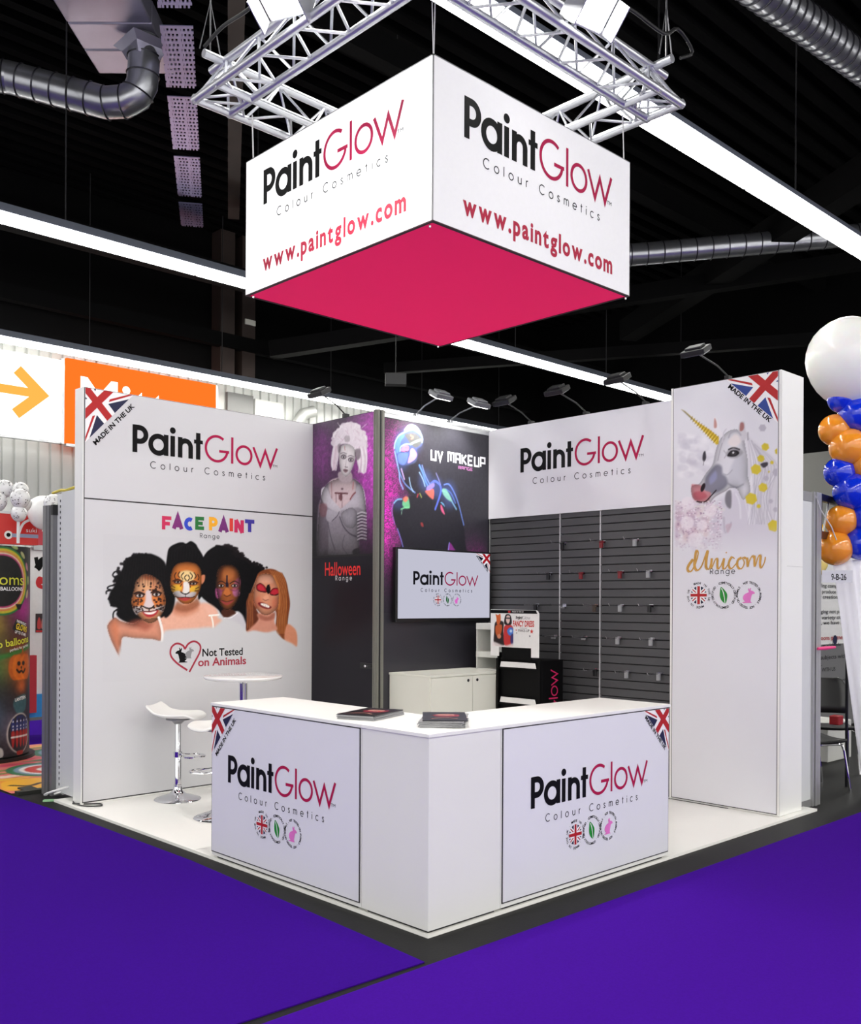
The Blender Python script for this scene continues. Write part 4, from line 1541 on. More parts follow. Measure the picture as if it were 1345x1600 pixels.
# ---------------- the four girls
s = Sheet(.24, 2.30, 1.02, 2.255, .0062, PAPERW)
HA = [0.000682539, 4.07891e-06, 0.237, -9.93258e-05, -0.00066449, 2.223, -6.07368e-05, 3.27422e-07]
HB = [0.000739496, 3.09443e-06, 1.138, -0.000101865, -0.00071923, 2.269, -6.2658e-05, -7.92968e-07]
HAIR = (5, 4, 6)
s.H = HB
# third girl: dark curls
for k in range(150):
    a = s.rng.random() * PI * 1.25 + PI * .9
    r_ = 1 + .05 * s.rng.standard_normal()
    s.ell(330 + math.cos(a) * 270 * r_, 420 + math.sin(a) * 300 * r_ * .98, 22 + 10 * s.rng.random(), 18, (22, 16, 18), .006, .8)
s.fill([(60, 240), (150, 140), (260, 100), (400, 150), (520, 230), (660, 310), (820, 385), (760, 460), (700, 560), (640, 720), (600, 850), (590, 1080), (540, 980), (480, 920), (300, 960), (240, 900), (100, 800), (20, 700), (0, 450)], HAIR, .008)
for k in range(70):
    f = s.rng.random()
    s.ell(430 + 390 * f + 12 * s.rng.standard_normal(), 195 + 190 * f + 12 * s.rng.standard_normal(), 16, 14, (18, 13, 16), .005, .9)
s.fill([(300, 900), (420, 900), (470, 960), (420, 1000), (330, 1005), (280, 950)], (70, 36, 24), .01)
s.fill([(240, 420), (290, 360), (370, 340), (450, 370), (500, 440), (515, 560), (510, 680), (480, 780), (420, 870), (360, 905), (300, 880), (255, 790), (225, 680), (222, 540)], (160, 88, 44), .008)
s.fill([(300, 400), (370, 370), (440, 410), (430, 500), (360, 530), (300, 490)], (196, 118, 62), .02, .7)
s.fill([(240, 430), (300, 370), (280, 520), (235, 600)], (120, 58, 28), .02, .6)
s.fill([(210, 640), (270, 640), (290, 690), (260, 760), (215, 740)], (180, 86, 140), .012, .85)
s.fill([(420, 660), (500, 620), (520, 560), (505, 500), (470, 520), (440, 570), (430, 620)], (190, 96, 150), .012, .7)
s.fill([(430, 660), (500, 650), (505, 720), (455, 740), (425, 700)], (206, 120, 170), .012, .9)
F3 = [(240, 420), (290, 360), (370, 340), (450, 370), (500, 440), (515, 560), (510, 680), (480, 780), (420, 870), (360, 905), (300, 880), (255, 790), (225, 680), (222, 540)]
s.shade(F3, .75, .035)
for e in (278, 445):
    s.ell(e, 602, 42, 22, (40, 22, 18), .005)
    s.ell(e, 602, 30, 13, (200, 190, 184), .004)
    s.ell(e + 2, 602, 15, 15, (22, 16, 14), .003)
    s.stroke([(e - 55, 575), (e, 545), (e + 55, 572)], .010, (48, 24, 20), .004)
    s.stroke([(e - 50, 650), (e + 5, 668), (e + 40, 650)], .006, (110, 40, 84), .004)
s.stroke([(352, 480), (350, 640)], .016, (34, 24, 40), .004)
s.fill([(335, 580), (352, 550), (372, 580), (365, 640), (342, 640)], (30, 20, 34), .004)
s.fill([(330, 640), (350, 620), (375, 640), (395, 700), (370, 722), (330, 722), (308, 700)], (190, 108, 54), .008)
s.stroke([(315, 715), (350, 735), (395, 715)], .008, (70, 34, 20), .004)
s.stroke([(285, 790), (350, 830), (425, 785)], .020, (150, 60, 56), .005)
s.stroke([(280, 785), (350, 800), (430, 780)], .007, (70, 28, 26), .004)
s.fill([(470, 950), (540, 960), (590, 1080), (600, 1150), (480, 1080), (360, 1020)], (200, 198, 204), .014)
s.stroke([(320, 1005), (400, 1000), (480, 945)], .010, (240, 238, 240), .006)
# fourth girl: long fair hair
s.fill([(700, 560), (740, 450), (830, 398), (930, 395), (1030, 450), (1090, 540), (1120, 680), (1140, 830), (1120, 980), (1110, 1100), (1120, 1220), (1080, 1280), (1020, 1240), (960, 1150), (950, 900), (700, 900), (720, 1050), (640, 1140), (590, 1160), (600, 980), (595, 800), (650, 680)], (126, 66, 36), .008)
for k in range(26):
    f = k / 25
    s.stroke([(880 + 160 * f, 410 + 30 * f), (960 + 130 * f, 560), (990 + 120 * f, 800), (980 + 120 * f, 1020), (970 + 130 * f, 1200)], .006, [(190, 112, 58), (96, 46, 26), (214, 146, 84), (150, 80, 40)][k % 4], .004, .75)
for k in range(10):
    f = k / 9
    s.stroke([(720 - 20 * f, 600), (660 - 30 * f, 760), (640 - 30 * f, 950), (630 - 20 * f, 1120)], .006, [(170, 104, 60), (84, 44, 30)][k % 2], .004, .7)
s.fill([(640, 800), (720, 900), (760, 1000), (700, 1100), (600, 1160), (600, 950)], (96, 46, 28), .01)
for k in range(14):
    s.stroke([(690 - 5 * k, 700), (680 - 6 * k, 900), (690 - 7 * k, 1130)], .007, [(150, 84, 48), (70, 34, 22), (184, 112, 64)][k % 3], .004, .7)
s.fill([(740, 950), (930, 940), (945, 1060), (980, 1150), (860, 1190), (690, 1160), (600, 1180), (700, 1080), (745, 1020)], (206, 142, 120), .014)
s.fill([(1100, 1090), (1180, 1120), (1225, 1200), (1225, 1360), (1160, 1330), (1070, 1270)], (214, 142, 110), .012)
s.fill([(720, 520), (760, 470), (830, 450), (910, 470), (960, 540), (1000, 640), (1000, 790), (980, 880), (920, 940), (850, 970), (780, 950), (720, 880), (685, 790), (690, 640)], (218, 146, 112), .008)
s.fill([(760, 490), (840, 470), (920, 500), (930, 560), (840, 570), (750, 560)], (232, 176, 150), .02, .7)
s.fill([(690, 780), (760, 740), (780, 830), (730, 880)], (224, 122, 92), .02, .7)
s.fill([(920, 780), (990, 760), (985, 860), (930, 880)], (222, 122, 92), .02, .7)
F4 = [(720, 520), (760, 470), (830, 450), (910, 470), (960, 540), (1000, 640), (1000, 790), (980, 880), (920, 940), (850, 970), (780, 950), (720, 880), (685, 790), (690, 640)]
s.shade(F4, .45, .035)
s.fill([(750, 960), (860, 990), (950, 930), (940, 1010), (860, 1040), (770, 1020)], (150, 84, 66), .015, .7)
for pts in ([(720, 600), (770, 572), (830, 620), (845, 680), (790, 680), (730, 655)], [(885, 690), (925, 640), (985, 635), (1010, 690), (960, 722), (900, 715)]):
    s.fill(pts, (150, 22, 34), .005)
    s.fill([(p_[0] * .7 + .3 * sum(q_[0] for q_ in pts) / 6, p_[1] * .7 + .3 * sum(q_[1] for q_ in pts) / 6) for p_ in pts], (188, 44, 58), .006)
    s.stroke(pts + pts[:1], .006, (44, 12, 18), .003)
s.stroke([(735, 655), (780, 675), (830, 670)], .006, (30, 16, 18), .003)
s.stroke([(905, 712), (950, 722), (990, 705)], .006, (30, 16, 18), .003)
s.ell(868, 645, 26, 56, (10, 10, 12), .005)
s.stroke([(880, 590), (868, 700)], .010, (8, 8, 10), .003)
s.fill([(820, 730), (860, 715), (880, 760), (850, 790), (800, 775)], (226, 160, 128), .008)
s.stroke([(800, 768), (830, 785), (870, 775)], .006, (130, 60, 50), .004)
s.fill([(740, 815), (800, 812), (870, 845), (910, 870), (870, 895), (800, 880), (755, 850)], (120, 34, 38), .005)
s.fill([(775, 822), (830, 828), (880, 855), (872, 878), (820, 862), (780, 842)], (244, 238, 230), .004)
for x in (810, 835, 858):
    s.stroke([(x, 828), (x - 4, 870)], .003, (170, 130, 120), .003)
s.stroke([(940, 480), (1000, 640), (1010, 800), (1000, 890)], .02, (196, 122, 66), .006, .8)
# first and second girls
s.H = HA
s.fill([(700, 1000), (820, 960), (900, 860), (1130, 800), (1230, 820), (1330, 830), (1420, 900), (1440, 1000), (1490, 1040), (1470, 1160), (1300, 1170), (1100, 1140), (800, 1160), (760, 1190)], (232, 176, 152), .02)
s.fill([(900, 880), (1130, 830), (1200, 900), (1050, 980), (900, 960)], (206, 132, 100), .03, .7)
s.fill([(1250, 830), (1380, 870), (1430, 960), (1330, 960)], (236, 182, 160), .02)
s.fill([(800, 260), (830, 130), (930, 70), (1000, 60), (1040, 75), (1100, 45), (1160, 80), (1190, 130), (1250, 230), (1270, 330), (1260, 480), (1270, 640), (1230, 740), (1200, 640), (880, 360), (840, 620), (880, 800), (800, 940), (740, 900), (760, 600)], HAIR, .007)
s.fill([(780, 400), (900, 330), (900, 560), (900, 800), (850, 950), (760, 960)], HAIR, .01)
s.fill([(1190, 330), (1262, 360), (1270, 640), (1230, 740), (1190, 760), (1200, 500)], HAIR, .008)
s.fill([(930, 800), (1020, 840), (1120, 800), (1180, 760), (1200, 850), (1050, 930), (900, 900)], (150, 88, 60), .02, .8)
s.fill([(1230, 480), (1275, 470), (1270, 540), (1235, 580)], (206, 128, 92), .006)
s.fill([(850, 480), (890, 370), (960, 320), (1060, 310), (1160, 330), (1220, 400), (1235, 520), (1215, 640), (1160, 760), (1090, 820), (1020, 830), (950, 790), (880, 690), (845, 590)], (214, 120, 50), .007)
s.fill([(930, 350), (1060, 330), (1180, 370), (1160, 430), (1060, 410), (950, 430)], (226, 132, 62), .015, .8)
s.fill([(960, 440), (1060, 410), (1150, 450), (1130, 530), (1060, 560), (980, 530)], (244, 214, 150), .012)
s.fill([(865, 600), (960, 590), (990, 640), (930, 680), (870, 670)], (244, 190, 60), .01)
s.fill([(1090, 620), (1200, 600), (1190, 670), (1130, 690), (1090, 670)], (244, 190, 60), .01)
s.fill([(1010, 560), (1070, 560), (1085, 640), (1075, 690), (1030, 710), (995, 690), (1005, 630)], (238, 232, 226), .008)
s.fill([(880, 690), (950, 665), (1030, 710), (1110, 680), (1170, 690), (1130, 740), (1030, 750), (930, 740)], (214, 206, 208), .008)
F2 = [(850, 480), (890, 370), (960, 320), (1060, 310), (1160, 330), (1220, 400), (1235, 520), (1215, 640), (1160, 760), (1090, 820), (1020, 830), (950, 790), (880, 690), (845, 590)]
s.shade(F2, .55, .035)
for sx_, pts in ((1, [(1045, 470), (1020, 500), (1045, 540)]), (1, [(1010, 440), (980, 480), (1000, 520)]), (1, [(960, 430), (940, 470), (960, 500)]), (1, [(915, 440), (895, 480), (910, 520)]),
                 (1, [(1065, 470), (1085, 505), (1060, 545)]), (1, [(1090, 440), (1120, 480), (1100, 520)]), (1, [(1140, 440), (1165, 480), (1150, 510)]), (1, [(1185, 460), (1200, 500), (1190, 530)])):
    s.stroke(pts, .009, (40, 20, 16), .003)
for e, y in ((935, 555), (1130, 575)):
    s.ell(e, y, 50, 22, (46, 24, 18), .005)
    s.ell(e + 4, y + 2, 30, 11, (190, 176, 166), .004)
    s.ell(e + 4, y, 14, 14, (16, 12, 12), .003)
    s.stroke([(e - 60, y - 12), (e, y - 34), (e + 60, y - 10)], .010, (54, 24, 16), .004)
for q in ([(860, 600), (900, 625)], [(855, 640), (900, 655)], [(1200, 620), (1160, 640)], [(1195, 665), (1150, 665)], [(985, 580), (970, 610)], [(1085, 580), (1095, 620)]):
    s.stroke(q, .008, (60, 30, 16), .003)
s.stroke([(975, 680), (1005, 700), (1035, 706), (1060, 700), (1080, 684)], .010, (20, 16, 18), .003)
s.stroke([(1033, 706), (1033, 740)], .006, (20, 16, 18), .003)
s.fill([(945, 750), (1030, 742), (1100, 752), (1060, 785), (1010, 790), (970, 775)], (176, 60, 60), .005)
s.stroke([(900, 735), (960, 752), (1030, 745), (1100, 752), (1150, 735)], .007, (30, 16, 18), .003)
# first girl
for k in range(120):
    t = s.rng.random()
    a = PI * (.72 + .95 * t)
    s.ell(470 + math.cos(a) * (300 + 24 * s.rng.standard_normal()), 640 + math.sin(a) * (420 + 16 * s.rng.standard_normal()), 20, 18, (16, 13, 16), .006, .85)
s.fill([(240, 400), (290, 300), (400, 230), (560, 200), (640, 215), (740, 270), (790, 360), (800, 600), (800, 840), (790, 950), (740, 1000), (690, 1000), (500, 1040), (370, 1075), (240, 1030), (170, 960), (200, 880), (110, 860), (75, 780), (90, 690), (150, 600), (190, 500)], HAIR, .009)
for q in ([(240, 440), (160, 425), (125, 470), (160, 505)], [(170, 590), (80, 610), (60, 640), (110, 655)], [(110, 660), (50, 670), (45, 700)], [(150, 840), (100, 850)], [(200, 890), (140, 930), (130, 1000), (150, 1070)], [(120, 780), (70, 770), (100, 720)]):
    s.stroke(q, .013, (14, 12, 16), .004)
s.fill([(70, 1080), (150, 1000), (220, 1040), (380, 1080), (480, 1030), (690, 1010), (740, 1080), (730, 1280), (620, 1270), (400, 1260), (260, 1240), (230, 1330), (240, 1530), (170, 1420), (100, 1270), (60, 1140)], (222, 150, 122), .012)
s.fill([(300, 1080), (420, 1120), (540, 1160), (620, 1090), (560, 1060), (430, 1020)], (160, 82, 62), .03, .7)
s.fill([(90, 1080), (180, 1040), (200, 1200), (210, 1340), (150, 1300)], (212, 128, 92), .03, .8)
s.fill([(395, 640), (420, 540), (500, 470), (580, 470), (680, 520), (735, 590), (770, 720), (775, 850), (740, 950), (680, 1030), (600, 1070), (530, 1050), (450, 980), (390, 900), (365, 780)], (222, 150, 106), .007)
s.fill([(420, 600), (520, 530), (600, 540), (600, 640), (560, 660), (500, 660), (430, 670)], (232, 176, 130), .015, .9)
s.fill([(500, 480), (580, 470), (660, 520), (560, 530)], (188, 96, 56), .015, .8)
s.fill([(370, 760), (500, 740), (520, 830), (460, 880), (390, 890)], (226, 128, 62), .012)
s.fill([(620, 740), (760, 720), (775, 840), (700, 870), (640, 830)], (226, 128, 62), .012)
s.fill([(540, 670), (600, 665), (615, 780), (640, 850), (580, 885), (510, 860), (535, 780)], (222, 204, 204), .01)
s.fill([(380, 870), (480, 860), (570, 900), (680, 870), (770, 850), (740, 930), (690, 900), (580, 920), (470, 930), (420, 960)], (222, 214, 214), .012)
F1 = [(395, 640), (420, 540), (500, 470), (580, 470), (680, 520), (735, 590), (770, 720), (775, 850), (740, 950), (680, 1030), (600, 1070), (530, 1050), (450, 980), (390, 900), (365, 780)]
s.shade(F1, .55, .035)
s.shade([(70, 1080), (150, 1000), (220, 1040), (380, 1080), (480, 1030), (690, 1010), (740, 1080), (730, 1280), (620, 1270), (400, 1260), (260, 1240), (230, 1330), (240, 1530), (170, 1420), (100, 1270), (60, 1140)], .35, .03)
for k in range(62):
    t = s.rng.random()
    if k < 22:
        x, y = 430 + 300 * s.rng.random(), 540 + 100 * s.rng.random() + 20
        if 540 < x < 590 and y > 600:
            continue
    elif k < 42:
        x, y = 380 + 120 * s.rng.random(), 770 + 160 * s.rng.random()
    else:
        x, y = 640 + 130 * s.rng.random(), 750 + 160 * s.rng.random()
    s.ell(x, y, 11 + 6 * s.rng.random(), 9 + 5 * s.rng.random(), (46, 24, 20), .003, .9)
for e, y in ((462, 722), (672, 708)):
    s.ell(e, y, 58, 34, (60, 30, 24), .006)
    s.ell(e, y + 4, 40, 18, (206, 198, 192), .004)
    s.ell(e, y + 2, 19, 19, (30, 28, 30), .003)
    s.stroke([(e - 66, y - 20), (e - 10, y - 42), (e + 60, y - 14)], .013, (30, 16, 14), .004)
s.stroke([(505, 860), (545, 880), (580, 886), (615, 878), (640, 852)], .012, (18, 14, 16), .003)
s.stroke([(580, 886), (580, 928)], .008, (18, 14, 16), .003)
s.fill([(500, 930), (590, 925), (690, 905), (670, 960), (600, 995), (540, 985)], (176, 50, 56), .005)
s.fill([(515, 935), (590, 934), (670, 918), (640, 950), (590, 962), (545, 955)], (246, 240, 234), .004)
s.stroke([(480, 925), (590, 922), (700, 900)], .006, (60, 20, 24), .003)
for q in ([(420, 910), (470, 905)], [(425, 940), (475, 920)], [(690, 890), (740, 870)], [(690, 905), (740, 900)]):
    s.stroke(q, .005, (30, 24, 26), .003)
s.stroke([(700, 1000), (730, 1100), (745, 1200), (740, 1290)], .024, (244, 238, 232), .005)
s.stroke([(1330, 975), (1450, 965)], .016, (250, 246, 238), .004)
s.stroke([(1355, 980), (1375, 1060), (1380, 1130)], .016, (246, 240, 228), .004)
for k in range(16):
    x = 300 + 30 * k
    s.stroke([(x, 300 - 60 * math.sin(k / 16 * PI)), (x - 30 + 3 * k, 420), (x - 60 + 6 * k, 600)], .005, (34, 28, 30), .005, .5)
for k in range(10):
    x = 860 + 36 * k
    s.stroke([(x, 280), (x + 10, 180 - 40 * math.sin(k / 10 * PI)), (1000 + 8 * k, 90)], .005, (32, 26, 28), .005, .5)
# the picture fades into the white sheet at its foot
fade = [(0, 1600), (90, 1290), (180, 1450), (250, 1330), (330, 1260), (520, 1260), (740, 1290), (800, 1170), (1000, 1160), (1200, 1120), (1350, 1110), (1450, 1130), (1560, 1050), (1700, 1060), (1800, 1160), (1960, 1200), (2160, 1210), (2260, 1300), (2360, 1330), (2440, 1400), (2520, 1600), (2500, 1900), (0, 1900)]
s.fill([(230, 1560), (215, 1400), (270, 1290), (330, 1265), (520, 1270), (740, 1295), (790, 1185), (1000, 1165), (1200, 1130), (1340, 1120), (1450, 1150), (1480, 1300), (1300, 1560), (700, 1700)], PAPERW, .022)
s.H = HB
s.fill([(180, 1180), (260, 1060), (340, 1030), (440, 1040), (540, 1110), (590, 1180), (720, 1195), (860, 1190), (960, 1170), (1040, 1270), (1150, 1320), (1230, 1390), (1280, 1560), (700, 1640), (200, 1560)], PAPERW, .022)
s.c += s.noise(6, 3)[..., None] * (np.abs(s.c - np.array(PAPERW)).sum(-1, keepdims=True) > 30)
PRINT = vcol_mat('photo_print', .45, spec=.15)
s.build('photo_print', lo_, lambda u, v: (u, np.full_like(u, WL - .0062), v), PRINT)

# ---------------- pale haired costumed figure
HZ = [0.00116185, 5.92408e-06, -4.166, 0.000220528, -0.00102515, 3.531, 0.000127262, 7.39938e-07]
s = Sheet(-4.168, -3.246, 2.147, 3.447, .0075, (60, 56, 64), HZ)
uu = (s.UU + 4.168) / .92
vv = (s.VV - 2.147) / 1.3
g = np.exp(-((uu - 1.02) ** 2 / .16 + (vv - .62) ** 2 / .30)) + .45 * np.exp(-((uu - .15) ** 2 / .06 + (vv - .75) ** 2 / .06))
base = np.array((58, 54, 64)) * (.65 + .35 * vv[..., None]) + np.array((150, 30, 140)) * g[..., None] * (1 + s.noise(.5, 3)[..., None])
sp = s.rng.random(base.shape[:2])
s.c = np.clip(base + ((sp > .93) * 46 * g)[..., None], 0, 255)
SK = (224, 206, 208)
s.fill([(90, 720), (150, 640), (250, 600), (380, 600), (470, 680), (500, 830), (505, 960), (440, 1000), (440, 1330), (400, 1345), (300, 1360), (130, 1340), (40, 1330), (50, 1000), (70, 840)], (168, 160, 172), .012)
s.fill([(50, 850), (130, 850), (140, 1330), (40, 1330)], (120, 108, 122), .014, .8)
s.fill([(150, 640), (260, 590), (370, 600), (410, 660), (390, 760), (270, 890), (180, 800)], (214, 192, 196), .01)
s.fill([(80, 700), (130, 690), (180, 800), (260, 890), (240, 930), (130, 870), (80, 790)], (206, 200, 208), .008)
s.fill([(430, 660), (490, 720), (500, 900), (430, 880), (300, 900), (260, 900), (380, 790)], (200, 194, 204), .008)
s.fill([(140, 900), (240, 930), (230, 970), (170, 1020), (125, 990)], (190, 184, 196), .01)
s.fill([(270, 940), (360, 880), (415, 920), (420, 1030), (370, 1080), (300, 1050)], (186, 180, 192), .01)
s.stroke([(255, 970), (290, 1060), (350, 1130), (420, 1160)], .014, (90, 84, 98), .006)
s.stroke([(140, 1020), (170, 1170), (210, 1290)], .012, (110, 102, 116), .008)
s.stroke([(250, 920), (230, 960), (180, 1010)], .010, (96, 88, 100), .005)
s.stroke([(300, 1150), (280, 1250), (330, 1330)], .010, (126, 118, 132), .008)
s.shade([(90, 720), (150, 640), (250, 600), (380, 600), (470, 680), (500, 830), (505, 960), (440, 1000), (440, 1330), (400, 1345), (300, 1360), (130, 1340), (40, 1330), (50, 1000), (70, 840)], .5, .05)
s.shade([(270, 940), (360, 880), (415, 920), (420, 1030), (370, 1080), (300, 1050)], .3, .04)
for k in range(9):
    s.stroke([(425, 940 + 31 * k), (465, 925 + 31 * k), (510, 935 + 31 * k)], .014, (214, 208, 216) if k % 1 == 0 else HAIR, .004)
    s.stroke([(425, 955 + 31 * k), (465, 941 + 31 * k), (510, 950 + 31 * k)], .009, (70, 60, 78), .004)
s.fill([(245, 540), (360, 540), (370, 620), (300, 640), (250, 610)], (176, 160, 166), .008)
s.fill([(380, 1290), (440, 1270), (440, 1345), (390, 1340)], (40, 36, 44), .008)
for k in range(90):
    a = PI * (.95 + 1.12 * s.rng.random())
    r1 = .85 + .2 * s.rng.random()
    s.ell(350 + math.cos(a) * 150 * r1, 260 + math.sin(a) * 175 * r1, 26, 24, [(238, 228, 236), (220, 206, 216), (246, 240, 244)][k % 3], .006, .8)
s.fill([(200, 270), (240, 160), (300, 90), (380, 65), (440, 100), (490, 190), (515, 300), (520, 420), (500, 540), (470, 550), (430, 480), (400, 330), (330, 270), (250, 290), (240, 400), (200, 520), (170, 470), (180, 350)], (234, 224, 232), .008)
for k in range(34):
    f = s.rng.random()
    if k % 2:
        s.stroke([(410 + 90 * f, 300), (430 + 90 * f, 420), (420 + 90 * f, 540)], .008, [(212, 190, 206), (250, 244, 250)][k // 2 % 2], .005, .7)
    else:
        s.stroke([(200 + 50 * f, 290), (180 + 60 * f, 420), (175 + 50 * f, 520)], .008, [(216, 190, 204), (246, 238, 244)][k // 2 % 2], .005, .7)
for k in range(26):
    x, y = 250 + 230 * s.rng.random(), 90 + 170 * s.rng.random()
    s.stroke([(x, y), (x + 30 * s.rng.standard_normal(), y - 40)], .007, [(206, 180, 196), (250, 246, 250)][k % 2], .005, .6)
s.fill([(250, 320), (290, 275), (350, 275), (400, 320), (405, 400), (385, 480), (345, 560), (305, 580), (270, 540), (250, 450)], (236, 230, 232), .006)
s.fill([(400, 330), (450, 320), (450, 400), (410, 420)], (120, 108, 116), .01, .8)
s.fill([(235, 280), (265, 270), (262, 340), (240, 350)], (130, 118, 126), .01, .7)
s.fill([(300, 200), (345, 190), (350, 240), (310, 250)], (150, 140, 146), .01, .6)
s.shade([(250, 320), (290, 275), (350, 275), (400, 320), (405, 400), (385, 480), (345, 560), (305, 580), (270, 540), (250, 450)], .35, .03)
for e, y in ((292, 392), (362, 420)):
    s.ell(e, y, 28, 24, (120, 108, 116), .006)
    s.ell(e, y + 2, 17, 9, (214, 214, 214), .004)
    s.ell(e, y + 2, 8, 8, (50, 46, 50), .003)
    s.stroke([(e - 30, y - 30), (e, y - 40), (e + 28, y - 26)], .007, (110, 98, 106), .004)
s.stroke([(318, 420), (312, 480), (322, 492)], .006, (180, 168, 174), .004)
s.stroke([(305, 490), (330, 494)], .008, (110, 96, 100), .003)
s.fill([(288, 515), (310, 508), (335, 522), (315, 545), (295, 535)], (140, 112, 118), .004)
s.stroke([(288, 524), (335, 526)], .005, (80, 58, 64), .003)
s.stroke([(302, 290), (306, 330)], .006, (170, 90, 90), .003)
s.stroke([(175, 640), (178, 790)], .007, (120, 50, 56), .004, .8)
s.stroke([(385, 640), (380, 700)], .012, (180, 80, 80), .006, .7)
RB = (84, 34, 42)
s.stroke([(210, 740), (330, 745)], .014, RB, .005, .9)
for x, y in ((218, 830), (265, 800), (275, 880), (245, 800)):
    s.stroke([(x, 745), (x + 2, y)], .007, RB, .004, .9)
s.ell(265, 780, 16, 36, (96, 50, 56), .006, .8)
s.ell(278, 700, 12, 10, (110, 84, 92), .005)
s.stroke([(405, 735), (380, 760), (355, 800)], .016, (120, 44, 48), .006, .8)
s.fill([(60, 850), (130, 850), (120, 960), (70, 960)], (140, 84, 90), .012, .5)
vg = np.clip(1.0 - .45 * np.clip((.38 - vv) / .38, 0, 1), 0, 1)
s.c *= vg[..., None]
s.c += s.noise(10, 2)[..., None]
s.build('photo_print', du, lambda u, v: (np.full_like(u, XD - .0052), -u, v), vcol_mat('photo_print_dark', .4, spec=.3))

# ---------------- neon painted figure
HU = [0.000869891, 7.05283e-06, 2.48, -0.000134408, -0.000807898, 3.41, -8.27242e-05, 4.23503e-07]
s = Sheet(2.49, 3.885, 1.60, 3.395, .0082, (50, 49, 56), HU)
uu = (s.UU - 2.49) / 1.4
vv = (s.VV - 1.6) / 1.8
g = np.exp(-((uu + .02) ** 2 / .035 + (vv - .48) ** 2 / .06)) + .45 * np.exp(-((uu - .02) ** 2 / .03 + (vv - .85) ** 2 / .05))
g2 = .42 * np.exp(-((uu - .86) ** 2 / .02 + (vv - .28) ** 2 / .012))
sp = s.rng.random(uu.shape)
s.c = np.array((50, 49, 56)) + np.array((160, 10, 120)) * ((g + g2) * (1 + s.noise(.5, 4)) * (.62 + .7 * (sp > .6)))[..., None]
DKB = (34, 33, 40)
s.fill([(120, 980), (180, 950), (260, 920), (330, 900), (430, 880), (520, 780), (640, 760), (720, 770), (790, 850), (850, 1040), (900, 1230), (930, 1500), (940, 1620), (230, 1620), (200, 1420), (140, 1270), (95, 1100)], (40, 39, 46), .012)
s.fill([(150, 600), (170, 420), (300, 380), (400, 520), (450, 640), (480, 760), (480, 880), (380, 910), (280, 880), (200, 720)], (46, 44, 52), .012)
s.fill([(120, 320), (150, 220), (230, 170), (320, 110), (400, 170), (435, 260), (430, 330), (370, 380), (380, 450), (350, 530), (230, 560), (150, 520), (130, 420)], (76, 84, 120), .01)
for q_, a_ in (((270, 300, 150, 150), .5), ((200, 480, 70, 130), .5), ((470, 740, 70, 110), .45), ((600, 830, 70, 110), .5), ((740, 900, 80, 150), .45), ((160, 1000, 60, 60), .45)):
    s.ell(*q_, (84, 104, 180), .06, a_)
BL, PK, LV, GR, OR, CY = (96, 140, 226), (226, 130, 196), (196, 150, 226), (130, 226, 160), (232, 110, 96), (170, 210, 246)
s.fill([(125, 330), (160, 230), (220, 190), (230, 230), (190, 290), (170, 400), (140, 420)], BL, .008, .85)
s.fill([(230, 170), (280, 110), (340, 105), (400, 170), (420, 240), (400, 210), (340, 170), (270, 170)], (110, 136, 206), .008, .9)
s.fill([(235, 210), (330, 190), (400, 230), (420, 310), (360, 360), (300, 320), (260, 260)], (92, 92, 92), .01)
s.stroke([(300, 320), (360, 290), (420, 270)], .018, (170, 206, 180), .006, .9)
s.stroke([(300, 220), (330, 240), (310, 260)], .014, (214, 130, 110), .005, .8)
s.fill([(190, 390), (230, 330), (280, 350), (270, 400), (220, 410)], PK, .006, .9)
s.fill([(300, 380), (330, 370), (370, 430), (350, 490), (270, 535), (290, 440)], LV, .006, .95)
s.fill([(160, 430), (260, 420), (270, 470), (230, 550), (170, 530)], (104, 130, 214), .008, .85)
s.stroke([(190, 410), (280, 400)], .006, DKB, .004)
s.stroke([(235, 360), (275, 362)], .010, OR, .004)
for q, w_, c_ in (([(115, 370), (125, 300), (165, 225), (230, 185)], .012, CY), ([(230, 160), (275, 110), (330, 105), (390, 150), (435, 250), (430, 300)], .011, CY), ([(240, 180), (330, 145), (400, 190)], .016, (150, 180, 240)),
                  ([(120, 400), (150, 540), (170, 640), (180, 740), (215, 830)], .014, (140, 176, 240)), ([(175, 640), (230, 760), (300, 830), (350, 870)], .012, (120, 150, 224)), ([(195, 600), (230, 720)], .014, (200, 170, 226)),
                  ([(180, 400), (190, 350), (240, 320), (290, 320)], .010, CY), ([(400, 560), (440, 650), (470, 740), (500, 800)], .020, BL), ([(400, 640), (440, 720), (465, 800)], .010, CY), ([(430, 560), (470, 680), (520, 780)], .010, (130, 160, 236)),
                  ([(285, 700), (300, 790), (330, 860)], .010, CY), ([(530, 770), (570, 740), (610, 760), (640, 800), (640, 880), (580, 1060)], .022, (90, 110, 214)), ([(590, 650), (620, 720), (640, 780)], .010, (130, 130, 190)),
                  ([(680, 780), (740, 780), (800, 880), (850, 1020), (890, 1180), (905, 1240)], .012, (110, 140, 226)), ([(660, 850), (720, 880), (780, 990), (820, 1060)], .016, (120, 170, 210)), ([(700, 830), (760, 880), (810, 990)], .012, (90, 120, 200)),
                  ([(110, 990), (150, 950), (200, 945)], .014, (130, 190, 226)), ([(95, 1010), (90, 1100), (120, 1230)], .008, (170, 120, 220)), ([(150, 1280), (190, 1400), (215, 1490)], .010, (130, 130, 226)),
                  ([(190, 1060), (240, 1040), (285, 1040)], .010, GR), ([(205, 1060), (195, 1120)], .006, (150, 200, 170))):
    s.stroke(q, w_, c_, .005, .95)
s.fill([(660, 830), (700, 830), (740, 890), (770, 970), (720, 950), (670, 890)], (130, 190, 170), .008, .9)
s.fill([(205, 1000), (230, 930), (270, 920), (285, 970), (290, 1040), (240, 1050)], GR, .008, .8)
